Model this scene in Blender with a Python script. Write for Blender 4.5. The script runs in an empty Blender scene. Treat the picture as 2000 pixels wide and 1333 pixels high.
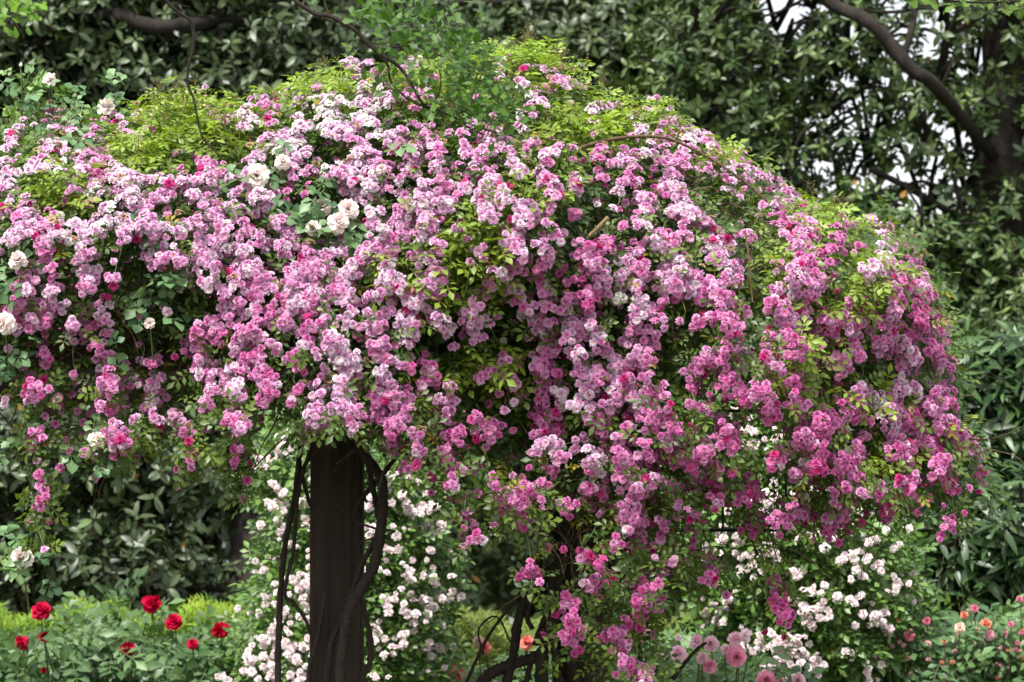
import bpy, math, random
import numpy as np
from mathutils import Vector

scene = bpy.context.scene
rng = np.random.default_rng(7)
random.seed(7)
COL = scene.collection

# ---------------------------------------------------------------- camera
LENS, PITCH, CAM_Z = 105.0, math.radians(4.7), 1.6
cam_data = bpy.data.cameras.new("camera")
cam_data.lens = LENS
cam_data.sensor_width = 36.0
cam_data.clip_start = 0.1
cam_data.clip_end = 600.0
cam_data.dof.use_dof = True
cam_data.dof.focus_distance = 9.7
cam_data.dof.aperture_fstop = 5.6
cam = bpy.data.objects.new("camera", cam_data)
cam.location = (0, 0, CAM_Z)
cam.rotation_euler = (math.radians(90) + PITCH, 0, 0)
COL.objects.link(cam)
scene.camera = cam

# ---------------------------------------------------------------- light
SUN_EL, SUN_AZ = math.radians(60), math.radians(212)   # azimuth clockwise from north (+Y)
world = bpy.data.worlds.new("World")
scene.world = world
world.use_nodes = True
wn = world.node_tree.nodes
wl = world.node_tree.links
bg = wn["Background"]
sky = wn.new("ShaderNodeTexSky")
sky.sky_type = 'NISHITA'
sky.sun_disc = False
sky.sun_elevation = SUN_EL
sky.sun_rotation = SUN_AZ
sky.air_density = 1.0
sky.dust_density = 4.0
sky.ozone_density = 1.0
# thin bright cloud drifting over the blue
ctc = wn.new("ShaderNodeTexCoord")
cnz = wn.new("ShaderNodeTexNoise"); cnz.inputs["Scale"].default_value = 2.5; cnz.inputs["Detail"].default_value = 6
wl.new(ctc.outputs["Generated"], cnz.inputs["Vector"])
cmr = wn.new("ShaderNodeMapRange"); cmr.inputs[1].default_value = 0.3; cmr.inputs[2].default_value = 0.6
cmr.inputs[3].default_value = 0.35; cmr.inputs[4].default_value = 1.0
wl.new(cnz.outputs[0], cmr.inputs[0])
cmx = wn.new("ShaderNodeMix"); cmx.data_type = 'RGBA'
wl.new(cmr.outputs[0], cmx.inputs[0])
wl.new(sky.outputs[0], cmx.inputs[6]); cmx.inputs[7].default_value = (6.3, 6.35, 6.4, 1)
wl.new(cmx.outputs[2], bg.inputs[0])
bg.inputs[1].default_value = 0.15
sun_data = bpy.data.lights.new("sun", 'SUN')
sun_data.energy = 4.3
sun_data.angle = math.radians(6.0)
sun_data.color = (1.0, 0.965, 0.91)
sun = bpy.data.objects.new("sun", sun_data)
sd = Vector((math.sin(SUN_AZ) * math.cos(SUN_EL), math.cos(SUN_AZ) * math.cos(SUN_EL), math.sin(SUN_EL)))
sun.rotation_euler = sd.to_track_quat('Z', 'Y').to_euler()
sun.location = (0, 0, 20)
COL.objects.link(sun)
scene.view_settings.view_transform = 'Standard'
scene.view_settings.look = 'None'
scene.view_settings.exposure = 0.75
scene.view_settings.gamma = 1.0
scene.render.engine = 'CYCLES'
scene.cycles.max_bounces = 6
scene.cycles.diffuse_bounces = 3
scene.cycles.glossy_bounces = 2
scene.cycles.transmission_bounces = 4
scene.cycles.use_denoising = True
# flower lumps of the rambler: tile origin and scale, then "x y radius tone" (tone 0 deep magenta .. 9 near white)
TILES = [
((0,100), """60 445 55 7;30 530 45 6;215 350 70 7;150 375 40 8;295 315 22 3;300 370 45 6;400 380 45 7;590 385 35 3;635 355 45 5;690 415 25 5;825 420 32 4;730 470 50 6;760 520 22 4;500 480 40 5;520 540 50 4;310 500 45 6;235 545 50 6;360 550 32 7;595 560 22 5;440 570 50 5;540 600 60 4;770 345 45 8;870 350 20 6;1130 270 45 4;1140 215 30 6;1145 320 30 3;1140 600 60 3;1150 640 40 4;1420 250 50 5;1505 300 50 4;1500 345 35 3;1350 340 60 8;1250 370 50 7;1400 390 60 8;1350 430 30 6;1200 380 35 7;1600 215 35 7;1720 180 60 6;1690 230 50 8;1790 210 30 8;1930 60 50 6;1650 290 25 6;1820 290 60 9;1740 270 60 8;1900 290 50 8;1690 400 60 8;1640 440 50 7;1550 470 60 7;1480 470 40 6;1850 390 90 8;1900 440 70 6;1980 480 40 5;1700 550 50 6;1620 560 70 7;1530 520 60 9;1440 560 50 7;1390 600 50 5;1640 670 55 4;1720 660 40 5;1840 650 70 8;1880 680 50 7;1960 600 50 8;1950 700 40 8;240 640 60 7;170 640 50 7;330 680 50 8;390 720 50 6;500 650 55 3;450 650 50 6;540 690 50 3;35 660 50 7;50 740 50 5;75 790 25 8;640 640 50 7;700 680 60 8;620 700 50 7;520 770 60 8;560 800 50 7;400 770 50 4;760 700 60 7;850 700 60 7;930 720 50 7;680 750 70 7;740 820 70 7;830 830 50 4;900 800 70 5;950 760 50 6;1000 720 50 7;1100 700 60 5;1170 700 50 5;1240 690 60 5;1290 700 40 6;1060 760 50 6;1100 820 50 8;1170 800 50 5;1130 860 30 4;1210 860 60 5;1300 860 60 6;1380 730 60 5;1440 800 70 7;1530 780 40 4;1500 760 50 6;1600 800 25 2;1700 790 20 2;30 880 50 6;150 850 50 5;110 920 50 4;190 920 50 5;290 960 60 5;240 1060 60 3;160 1010 50 6;100 1010 50 6;50 1040 60 6;350 1030 50 8;410 960 60 7;470 1010 40 8;370 1060 30 9;550 970 50 8;560 1020 30 8;640 930 60 7;700 960 60 8;800 930 60 6;880 1000 80 6;770 1020 40 7;690 1030 50 6;1020 970 60 5;1000 1040 30 6;1090 940 50 5;1190 930 60 5;1330 940 50 5;1240 960 50 5;1140 1070 80 6;1250 1080 60 6;1370 1150 70 6;1490 910 60 6;1590 990 60 5;1570 1080 50 6;1490 1060 50 6;1400 1000 50 6;1350 1030 60 6;1640 1060 50 6;1730 1110 80 5;1800 1120 50 6;1880 1110 50 7;940 1140 50 6;1110 1190 60 6;1020 1170 40 6;1210 1170 50 5;1300 1230 50 4;1190 1250 40 8;1030 1270 60 7;1150 1290 50 7;1420 1260 60 4;1500 1290 60 5;1620 1260 60 5;1580 1130 40 4;1700 1190 50 4;1740 1240 60 4;1800 1270 50 8;1840 1230 40 4;1900 1270 50 8;1980 1180 40 6;460 1100 50 6;440 1150 50 6;500 1120 40 6;480 1250 60 5;530 1210 30 7;480 1300 60 6;640 1180 25 6;620 1260 50 4;230 1190 50 6;280 1200 40 3;140 1270 60 4;100 1310 40 3;840 1170 40 5;300 1280 40 4"""),
((650,50), """100 190 45 6;190 200 50 6;140 290 35 6;290 340 60 8;180 360 50 8;200 410 40 6;280 430 55 9;115 440 25 7;60 440 60 8;30 400 40 8;180 480 60 8;150 530 50 6;50 580 70 6;240 600 60 8;340 600 60 6;400 650 50 4;370 700 50 5;450 700 40 6;480 640 50 4;560 660 45 5;560 710 40 4;450 540 30 4;480 350 60 3;420 380 50 3;540 400 45 5;460 180 40 6;560 290 35 4;570 80 25 7;400 230 30 7;590 700 50 3;520 590 25 5;930 220 45 7;910 270 50 7;1080 240 35 4;1160 230 40 7;1220 250 50 6;1250 290 40 4;1210 330 35 6;1040 165 25 8;1060 330 45 6;1090 370 35 8;1150 410 60 7;1110 450 45 4;1060 480 50 7;1350 330 60 6;1310 345 30 7;1510 430 60 7;1580 450 40 6;1450 455 30 8;1450 530 27 7;1700 510 50 8;1710 560 45 7;1770 400 25 6;1860 560 50 6;1850 620 50 5;1790 620 25 6;1970 560 50 8;1980 640 40 9;1880 470 30 7;1800 460 25 5;890 500 25 5;780 550 25 5;730 600 40 5;930 570 25 4;860 590 40 5;860 650 35 6;960 640 50 6;900 690 50 6;980 690 40 6;740 700 50 5;790 720 40 5;850 750 25 2;1080 650 40 5;1130 640 50 5;1200 700 55 5;1180 740 30 4;1260 670 35 4;1330 690 35 3;1500 670 40 4;1480 740 40 3;1550 760 50 3;1630 690 50 5;1680 790 40 4;1740 700 40 7;1790 710 50 7;1830 760 40 5;1870 720 40 6;1930 770 50 4;1500 850 40 3;1630 860 45 4;1590 910 40 6;1740 940 55 6;1780 970 40 7;1900 900 80 5;1930 1020 60 7;1985 1040 30 8;1340 1040 45 4;1355 850 45 5;1360 900 40 6;1040 800 55 7;900 850 65 7;830 930 50 7;950 950 65 7;850 1010 55 6;1080 1000 70 7;1060 1060 70 6;1120 1040 50 6;1030 1110 60 5;1000 1170 75 6;900 1070 40 7;1170 810 50 7;1210 860 60 6;1240 940 55 6;1260 900 40 5;1200 1050 30 6;1160 1175 27 8;1250 1180 50 4;1160 1220 50 7;1210 1270 40 6;780 1250 30 6;830 1240 35 6;840 1300 28 6;1050 1270 50 7;690 1130 25 5;730 1140 18 4;1370 1210 35 3;1430 1220 30 3;1540 1190 50 3;1560 1015 20 8;1380 1270 40 4;1440 1310 60 4;1620 1310 40 8;1720 1110 50 7;1620 1110 35 4;1690 1050 25 3;1750 1050 45 5;1830 1150 40 6;1800 1200 60 7;1880 1170 50 4;1850 1240 60 7;1960 1100 30 4;1700 1220 50 5;1710 1280 50 4;1900 1290 60 6;170 680 60 7;130 740 60 7;260 760 60 5;200 800 60 8;30 800 45 5;110 860 50 7;60 910 40 4;210 880 50 6;160 950 60 7;230 920 50 6;320 910 35 5;320 850 40 4;370 870 25 7;430 760 60 5;500 870 40 6;600 860 60 4;590 770 45 7;690 900 45 5;740 890 45 5;500 950 60 6;620 980 65 6;500 1060 50 6;400 1000 70 6;230 1040 60 7;200 1140 60 8;270 1130 50 7;380 1110 80 5;530 1120 60 7;300 1180 50 2;200 1240 60 5;290 1240 70 5;480 1210 50 6;550 1190 50 6;590 1220 50 5;560 1260 50 6;500 1310 50 8;330 1290 40 6;40 1250 60 6;120 1310 60 6;70 1190 30 6"""),
((1300,0), """30 620 30 5;20 680 45 6;110 690 50 7;140 760 50 7;200 730 50 7;240 770 50 6;140 810 60 7;290 840 60 6;270 890 30 4;410 850 50 6;430 930 50 7;360 945 45 8;450 990 50 7;530 970 60 6;620 1000 60 7;640 1040 50 6;700 1070 60 7;660 1110 60 7;640 1170 40 6;770 1130 60 6;790 1180 50 6;720 1230 60 7;640 1240 50 4;800 1220 50 7;830 1290 40 4;550 1140 35 6;410 1100 25 5;350 1050 40 8;210 930 50 5;90 890 50 5;20 870 60 6;330 990 30 3;40 1010 80 7;60 1060 70 6;80 1160 60 7;170 1190 70 7;230 1230 40 5;40 1190 40 7;100 1250 35 5;110 1300 50 3;280 1290 55 5;460 1310 40 4;680 1310 50 5;750 1320 50 5;970 1260 50 5;990 1215 40 6;1040 1250 40 6;980 1310 40 5;1150 1220 45 7;1190 1250 40 7;1230 1290 60 6;1300 1320 40 7"""),
((0,500), """115 110 40 4;130 200 35 5;270 190 45 7;280 240 55 6;195 260 40 6;190 300 50 6;110 310 55 3;60 290 40 4;145 340 40 4;180 390 45 5;260 340 50 3;245 420 35 2;90 415 30 6;50 515 20 6;335 300 35 7;368 255 28 7;460 290 30 4;560 290 60 5;400 380 45 6;400 450 50 6;480 400 55 3;490 460 50 4;595 430 40 5;465 80 40 6;490 140 60 6;590 230 30 5;545 510 60 3;560 570 60 4;600 670 65 3;685 610 30 5;240 550 50 2;410 660 28 3;190 680 50 3;245 690 25 2;180 750 70 3;160 810 28 4;235 860 45 4;250 900 25 6;180 980 28 3;170 1050 32 4;230 1020 32 5;360 1025 28 3;320 800 32 4;30 825 35 6;585 735 35 6;555 810 35 5;655 770 60 3;720 700 60 4;660 880 60 5;610 850 40 3;840 780 60 5;850 680 50 5;870 575 40 5;800 590 40 5;835 610 30 2;780 330 25 6;930 310 30 7;850 890 40 6;800 860 30 5;890 940 35 5;960 890 50 6;1030 940 50 6;640 960 60 5;610 1000 60 5;670 1010 60 4;740 960 50 7;670 1080 60 3;510 1090 30 7;540 1120 35 6;465 1095 25 3;1055 1035 25 4;1075 1105 40 3;1065 1175 20 4;1150 810 55 6;1180 720 30 6;1150 620 70 5;1100 640 40 8;1130 560 50 4;1095 500 70 3;1200 450 60 3;1100 410 50 3;1200 360 55 4;1270 640 35 6;1250 710 30 5;1330 680 55 6;1300 750 60 7;1300 520 40 8;1340 590 30 6;1250 290 40 5;1270 345 50 4;1310 280 45 5;1410 330 60 5;1420 380 40 5;1340 440 60 4;1450 450 38 5;1240 200 50 5;1330 170 50 5;1360 210 40 5;1440 230 35 2;1440 150 60 5;1500 180 50 6;1410 100 60 4;1595 205 35 6;1560 260 50 3;1610 300 35 7;1510 360 60 4;1580 360 40 4;1620 400 45 7;1650 250 50 8;1710 240 60 5;1750 170 80 6;1700 120 60 4;1740 60 50 4;1840 110 50 4;1900 200 60 5;1930 90 50 8;1920 260 25 6;1950 310 50 6;1920 360 60 7;1810 330 30 4;1710 330 50 3;1720 380 60 3;1820 430 60 8;1880 520 70 7;1700 480 50 5;1760 530 25 6;1390 560 60 2;1460 590 30 6;1460 515 25 4;1540 520 30 3;1630 560 50 5;1670 630 40 4;1450 670 60 3;1480 760 70 4;1665 740 35 3;1615 815 32 4;1805 625 30 7;1960 570 50 6;1890 600 45 8;1930 670 50 7;1880 700 50 8;1790 740 30 6;1765 710 20 9;1745 790 22 9;1885 770 45 9;1930 750 30 6;1780 860 70 6;1850 880 70 6;1740 900 60 6;1920 880 60 6;1700 980 50 4;1800 960 50 4;1345 840 32 8;1290 870 50 6;1290 910 60 3;1340 960 50 7;1370 920 40 5;1320 980 30 7;1330 1080 35 3;1310 1170 22 3;1500 680 50 4"""),
((650,500), """40 180 60 6;60 110 60 8;160 50 70 6;60 265 28 4;90 300 60 7;60 370 70 7;140 250 30 5;200 230 40 7;300 130 70 8;300 190 60 5;330 240 30 3;400 210 50 8;460 240 60 9;420 290 60 7;480 290 50 6;380 350 60 7;440 370 50 7;420 400 60 8;430 470 50 8;270 340 60 6;310 310 30 6;260 390 50 4;180 390 40 5;215 420 30 6;290 470 35 5;240 510 60 4;280 540 50 3;345 585 40 8;510 30 40 8;580 60 60 5;540 150 80 6;590 210 40 5;560 330 60 5;640 410 50 7;840 15 30 7;890 80 30 6;870 150 40 4;800 270 50 6;810 320 50 4;735 310 25 7;760 350 60 5;870 380 30 7;800 450 50 5;960 110 40 8;980 160 60 6;1020 190 40 7;1010 250 35 2;1060 260 28 4;1100 290 45 7;1070 330 50 7;1150 390 60 7;1190 410 40 5;1200 290 50 4;1210 250 40 5;1030 40 70 3;1160 50 50 4;1150 110 60 4;680 510 30 4;1240 510 40 2;1200 490 30 1;950 560 30 4;1020 590 35 5;1150 570 60 7;1150 640 50 4;1210 580 35 3;1240 645 35 3;830 680 40 5;890 640 32 4;960 670 50 4;1050 760 40 6;1180 740 50 4;1165 850 45 2;960 860 25 5;110 570 60 5;40 600 60 8;110 650 50 6;60 680 50 7;80 740 30 8;40 790 50 9;100 870 60 6;165 895 35 4;440 630 32 3;520 610 50 3;560 690 35 3;490 730 40 2;640 725 32 4;270 640 40 9;290 680 50 7;310 740 60 6;250 790 60 4;370 790 80 4;310 810 30 9;260 850 60 5;250 890 60 5;410 860 50 5;360 900 60 5;330 960 60 4;310 1000 50 4;340 1060 60 7;450 980 30 4;490 1020 30 6;480 1070 45 5;460 1160 30 3;410 1170 50 3;590 800 40 6;650 810 50 6;570 910 70 2;640 900 35 5;690 1000 60 3;615 1080 35 6;655 1185 35 3;655 1275 40 6;895 1235 38 4;850 980 80 4;800 910 50 3;1430 80 60 3;1470 30 60 3;1500 110 60 5;1520 170 50 6;1430 240 60 1;1480 200 50 4;1330 230 30 4;1600 120 40 8;1610 160 40 6;1600 220 45 9;1590 260 30 7;1670 140 60 6;1700 200 30 7;1740 110 60 4;1840 110 45 7;1890 110 45 7;1950 90 50 6;1830 170 50 6;1930 200 60 4;1720 240 50 8;1830 260 40 3;1340 380 70 6;1300 310 40 5;1380 420 60 6;1320 450 50 8;1350 510 60 8;1330 550 30 5;1440 385 30 5;1490 470 60 5;1700 320 60 8;1760 310 60 5;1830 370 50 5;1700 380 40 4;1940 365 25 6;1640 450 50 7;1770 430 60 5;1780 500 50 6;1770 560 50 5;1720 600 50 6;1700 540 50 5;1570 570 50 7;1410 580 50 7;1360 670 40 4;1430 690 60 6;1490 650 40 5;1440 750 50 6;1270 755 50 9;1360 830 45 9;1420 850 50 8;1580 680 60 7;1650 620 45 2;1650 680 40 4;1620 760 70 7;1560 790 50 7;1670 750 30 9;1700 790 60 7;1730 840 60 4;1500 840 40 3;1540 870 30 3;1480 920 60 3;1500 990 60 6;1600 1050 60 3;1610 1100 50 3;1650 950 40 8;1640 900 30 5;1250 960 60 2;1110 990 30 5;1160 980 30 6;1190 1030 35 8;1240 1040 45 8;1140 1080 50 7;1230 1100 25 9;1290 1120 40 6;1340 1080 35 6;1250 900 30 5;1405 1000 30 7;1455 1100 55 9;1490 1190 50 9;1430 1205 32 4;1180 1280 40 5;1220 1190 50 4;1740 1060 50 4;1770 750 50 4;1870 840 30 5;1860 780 30 5;1790 900 80 4;1870 960 70 4;1940 1010 60 4;1860 1090 60 2;1930 1120 60 3;1640 1180 80 5;1700 1230 60 6;1790 1200 50 6;1880 1270 30 4;1500 1310 35 1;1430 1300 50 4;1090 1310 60 3;1010 1310 50 6"""),
((1300,450), """20 30 40 4;60 50 40 3;460 30 25 5;490 45 20 7;270 110 50 8;310 150 50 7;360 90 45 8;380 210 50 8;30 130 60 8;60 170 60 8;80 230 60 7;60 260 50 6;130 230 40 4;110 330 60 7;150 320 50 9;60 340 60 5;220 300 60 6;280 310 60 5;290 350 50 5;300 390 30 6;360 375 35 5;395 415 28 5;335 265 32 5;410 280 32 5;300 460 30 4;350 480 50 4;360 520 60 4;400 580 28 3;180 510 40 3;230 500 40 3;85 510 25 4;340 650 30 4;440 680 50 8;230 700 40 6;220 740 50 4;160 800 50 4;320 740 40 4;370 850 65 3;445 920 50 3;135 965 30 4;220 1000 25 4;285 1040 25 4;550 900 60 4;610 880 40 4;600 1000 60 3;715 910 30 3;710 975 40 3;780 975 35 5;690 40 55 7;740 80 60 7;770 40 50 6;770 120 60 6;790 170 60 4;850 130 50 4;650 200 50 6;740 240 60 7;610 340 40 7;700 330 60 8;800 320 70 5;850 250 50 4;935 265 35 3;930 100 25 3;975 20 40 6;600 400 30 3;650 440 65 5;680 490 50 7;700 510 60 6;690 570 60 5;700 640 45 3;580 580 35 5;560 710 35 5;630 760 40 6;730 790 55 3;800 690 80 4;785 450 45 5;1025 400 35 4;1110 440 70 2;920 500 50 5;960 530 50 5;890 560 60 3;1020 550 30 6;1060 570 35 6;1055 625 35 3;1090 700 40 6;990 740 70 4;1180 690 30 3;1130 220 50 8;1130 260 35 6;1230 140 50 8;1230 200 50 7;1270 190 70 7;1300 60 60 5;1210 20 40 8;1340 200 50 6;1350 260 60 3;1290 320 50 5;1390 140 40 7;1430 220 60 6;1440 300 60 7;1420 380 60 2;1510 400 50 4;1440 470 50 2;1500 460 30 3;1440 540 30 1;1550 510 55 3;1540 570 60 4;1500 650 50 3;1530 745 40 6;1580 700 50 5;1590 810 28 4;1320 400 30 4;1280 450 50 7;1290 500 50 5;1240 570 80 5;1240 620 50 4;1360 590 50 5;1360 640 50 7;1380 740 60 5;1330 760 50 5;1350 870 40 7;1400 900 40 8;1500 860 30 8;1480 970 50 7;1520 1030 50 5;1560 910 60 5;1590 950 50 4;1280 930 60 3;1200 950 50 8;1280 1020 60 8;1250 1060 60 8;1280 1120 60 7;1100 880 40 6;1070 900 40 5;1040 990 60 4;1070 1000 50 5;1410 1000 40 2;1380 1060 60 3;1460 1160 35 5;1430 1110 60 5;1540 1070 50 5;1600 1080 60 6;1650 1100 60 6;1640 1150 60 4;1500 1220 70 2;1680 1240 35 6;1740 1210 35 7;1700 1160 30 7;1740 1300 50 5;1560 1280 50 5;970 1080 50 4;880 1080 60 3;885 1155 40 6;900 1020 50 4;800 1090 40 4;790 1170 60 4;860 1260 70 2;700 1210 35 5;780 1260 40 5;1000 1290 60 4;1080 1270 60 3;1080 1200 40 4;1130 1070 30 4;1300 1240 60 4;1360 1220 50 5;350 1110 50 4;350 1150 60 4;370 1200 50 4;20 1090 50 4;60 1130 60 3;100 1160 60 4;30 1160 50 2;80 1230 60 5;20 1240 60 3;150 1300 50 2;210 1190 50 4;230 1240 50 5;620 1290 50 3"""),
((650,866), """350 25 50 6;480 40 45 5;615 30 32 5;655 140 35 3;655 235 45 6;895 190 35 4;730 160 25 5;1010 265 30 6;1090 270 50 3;970 300 35 6;920 310 30 5;970 375 50 2;1045 350 45 4;1155 365 25 5;1055 445 45 3;795 525 45 4;760 380 30 6;1185 240 35 5;1310 350 60 4;1410 260 35 5;1500 230 50 7;1440 320 55 2;1500 290 40 1;1490 390 32 5;1110 690 45 3;1155 770 25 4;1380 600 25 1;1420 615 35 1;1395 645 30 6;1490 670 40 1;1460 760 40 4;1410 785 40 7;1500 790 35 4;1300 850 25 3;1330 900 50 3;1590 550 50 4;1300 1080 40 3;1360 1060 60 3;1510 1085 40 3;1600 1060 50 4;1650 180 80 5;1780 240 50 6;1890 240 50 4;1940 60 60 3;1860 40 50 2;1750 60 50 3;1600 30 50 3;1690 340 60 6;1640 380 60 6;1720 390 50 4;1700 470 50 5;1650 490 30 6;1840 390 40 6;1850 440 50 6;1930 340 30 5;1925 390 30 5;1730 570 50 5;1790 580 30 5;1860 690 40 4;1900 655 30 7;1960 665 35 8;1750 720 30 6;1740 775 35 2;1810 740 30 4;1810 790 35 4;1740 860 60 5;1690 850 30 5;1800 900 50 6;1680 950 40 2;1730 960 50 4;1630 1220 50 5;1720 1270 60 6;1750 1310 50 7"""),
((1300,866), """300 135 35 3;320 195 30 3;370 165 25 2;285 325 45 3;300 260 20 2;470 210 50 3;490 240 40 2;450 300 50 2;520 430 55 1;620 110 40 4;655 440 60 4;755 310 35 3;705 350 25 4;755 140 45 5;715 190 30 5;840 200 50 2;870 80 60 2;980 110 50 4;1060 190 60 5;1000 215 30 2;950 215 30 3;1090 80 50 3;1200 245 32 7;1105 275 30 5;945 330 30 5;1030 330 45 5;920 410 35 6;915 460 45 4;905 505 40 3;1005 465 40 2;775 390 35 7;1180 290 30 4;1250 310 50 4;1240 360 60 2;1320 220 40 4;1400 320 40 4;1350 300 30 3;1390 190 40 5;1530 170 50 5;1600 230 50 2;1740 120 50 4;1745 160 50 2;1580 465 50 5;1610 420 20 3;30 240 35 5;15 320 25 4;70 390 35 5;150 405 35 5;40 655 35 6;110 670 35 6;225 635 25 5;280 710 20 5;235 760 40 4;635 790 50 3;670 950 60 2;1300 60 60 4;170 220 60 5"""),
((0,866), """215 175 30 3;230 225 32 3;240 300 35 3;200 345 35 4;245 595 27 4;1065 135 20 4;1355 305 28 1"""),
]
# small white and blush blooms of the two rose pillars behind: "x y"
WHITE_A = [((0,866), """1440 130;1495 115;1530 20;1600 30;1540 265;1580 265;1530 330;1580 350;1500 400;1540 420;1505 485;1620 350;1670 330;1700 450;1730 480;1600 470;1580 530;1620 545;1495 670;1465 725;1690 740;1725 780;1650 800;1690 800;1495 870;1405 950;1455 970;1500 920;1640 970;1735 865;1730 960;1680 990;1470 1070;1500 1120;1520 1080;1600 1070;1640 1090;1690 1100;1710 1140;1400 1170;1430 1200;1500 1250;1470 1270;1595 1210;1655 1205;1340 1250;1300 1310;1380 1290;1420 1300;1530 1300;1600 1310;1650 1300;1240 1330;1745 1250;1590 1130;1420 1180;1440 1180;1480 1240;1560 980;1580 830"""),
((650,866), """190 360;315 385;395 335;410 345;430 370;480 335;500 350;520 360;590 480;610 500;575 495;500 230;180 280;290 185;380 180;200 480;230 460;360 490;270 650;300 640;260 700;180 690;325 595;550 610;475 715;455 705;530 700;560 740;580 750;405 780;370 770;530 850;620 860;655 870;550 895;435 915;415 905;325 900;295 915;530 965;580 930;255 1015;445 1035;600 1050;540 1095;270 1090;370 1060;560 1145;600 1150;560 1195;275 1190;345 1215;215 1310;375 1155;600 1130""")]
WHITE_B = [((1300,450), """400 1020;380 1030;470 1100;450 1110;500 1190;470 1200;920 860;940 890;620 1140"""),
((1300,866), """490 20;700 150;865 260;580 330;610 350;560 310;590 360;310 450;330 500;410 520;240 560;215 580;285 555;560 550;600 590;600 620;590 605;455 630;395 665;345 600;470 680;620 230;770 520;815 500;970 555;1005 500;1075 400;1100 530;1100 600;1170 500;1215 520;1245 460;1280 510;1255 570;985 650;1000 640;1060 660;1120 700;1180 700;835 660;750 700;865 760;890 820;950 820;890 900;930 900;980 860;1040 890;1080 890;870 930;1295 800;1270 770;1300 820;1390 740;1400 790;1415 870;1405 850;500 750;360 820;345 900;270 930;300 940;250 970;350 950;770 940;760 920;790 980;800 960;805 1035;740 1060;730 1080;760 1100;600 1100;620 1140;640 1130;620 1090;740 1130;720 1130;530 1180;500 1080;215 1055;240 640;700 1220;720 1210;740 1230;820 1220;850 1250;830 1230;780 1190;990 1185;1115 1290;1160 975;1200 990;1120 930;1185 1190;1030 1040;560 1250;460 1090;640 1260;700 1300""")]
BIGWHITE = "98 157 15;40 133 9;146 192 8;207 213 22;500 345 30;505 378 16;552 318 18;630 405 22;680 410 25;660 436 25;612 447 18;36 510 22;8 632 26;189 860 20;42 1090 26;745 330 12;292 632 13"
RED = ["80 1195 27;43 1257 19;86 1245 15;85 1310 8", "296 1181 24;340 1216 24;250 1268 20;58 1430 10", "430 1231 22;376 1259 15;415 1380 10"]
# ---------------------------------------------------------------- helpers
CP, SP = math.cos(PITCH), math.sin(PITCH)

def P(px, py, Y):
    """the point at distance Y in front of the viewer that stands at photo pixel (px, py)"""
    px = np.asarray(px, float); py = np.asarray(py, float); Y = np.asarray(Y, float)
    xc = (px - 1000.0) / 2000.0 * 36.0 / LENS
    yc = (666.5 - py) / 2000.0 * 36.0 / LENS
    dx, dy, dz = xc, CP - yc * SP, SP + yc * CP
    s = Y / dy
    return np.stack([dx * s, dy * s, CAM_Z + dz * s], -1)

def mpp(Y):
    """metres per photo pixel at distance Y"""
    return Y * 36.0 / LENS / 2000.0

def unit(v):
    v = np.asarray(v, float)
    return v / np.maximum(np.linalg.norm(v, axis=-1, keepdims=True), 1e-9)

def frames(nrm, fwd=None, spin=None):
    """(N,3,3) matrices whose columns are x, y, z; z along nrm, y near fwd (or random)"""
    z = unit(nrm)
    n = len(z)
    if fwd is None:
        fwd = rng.normal(size=(n, 3))
    x = unit(np.cross(fwd, z))
    y = np.cross(z, x)
    return np.stack([x, y, z], -1)

class Geo:
    """collects quads with point colours and builds them as one mesh"""
    def __init__(self):
        self.v, self.f, self.c, self.m, self.n = [], [], [], [], 0
    def add(self, v, f, c, m=0):
        v = np.asarray(v, np.float32).reshape(-1, 3)
        f = np.asarray(f, np.int32).reshape(-1, 4)
        c = np.broadcast_to(np.asarray(c, np.float32), (len(v), 3))
        self.v.append(v); self.f.append(f + self.n); self.c.append(c)
        self.m.append(np.full(len(f), m, np.int32)); self.n += len(v)
    def inst(self, tmpl, R, S, T, col, m=0):
        """N copies of a template (verts, quads, tint): rotation R, scale S, place T, colour col (N,3)"""
        tv, tf, tc = tmpl
        N, k = len(T), len(tv)
        if N == 0: return
        S = np.asarray(S, float)
        S = np.broadcast_to(S.reshape(-1, 1) if S.ndim == 1 else S, (N, 3))
        sv = tv[None] * S[:, None, :]
        v = np.einsum('nij,nkj->nki', R, sv) + np.asarray(T)[:, None, :]
        f = tf[None] + (np.arange(N) * k)[:, None, None]
        col = np.asarray(col, float)
        c = np.clip(tc[None] * col[:, None, :], 0, 1)
        self.add(v.reshape(-1, 3), f.reshape(-1, 4), c.reshape(-1, 3), m)
    def build(self, name, mats, parent=None, smooth=True, origin=None):
        me = bpy.data.meshes.new(name)
        if self.n:
            V = np.concatenate(self.v); F = np.concatenate(self.f); Cc = np.concatenate(self.c); M = np.concatenate(self.m)
            if origin is not None: V = V - np.asarray(origin, np.float32)
            nf = len(F)
            me.vertices.add(len(V)); me.vertices.foreach_set("co", V.astype(np.float32).ravel())
            me.loops.add(nf * 4); me.loops.foreach_set("vertex_index", F.ravel())
            me.polygons.add(nf)
            me.polygons.foreach_set("loop_start", np.arange(0, nf * 4, 4, dtype=np.int32))
            me.polygons.foreach_set("loop_total", np.full(nf, 4, np.int32))
            me.polygons.foreach_set("material_index", M)
            me.polygons.foreach_set("use_smooth", np.full(nf, smooth, bool))
            me.update(calc_edges=True)
            a = me.attributes.new("Col", 'FLOAT_COLOR', 'POINT')
            a.data.foreach_set("color", np.concatenate([Cc, np.ones((len(Cc), 1), np.float32)], 1).astype(np.float32).ravel())
        for mt in (mats if isinstance(mats, (list, tuple)) else [mats]):
            me.materials.append(mt)
        o = bpy.data.objects.new(name, me)
        COL.objects.link(o)
        if parent is not None: o.parent = parent
        if origin is not None: o.location = origin
        return o

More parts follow.
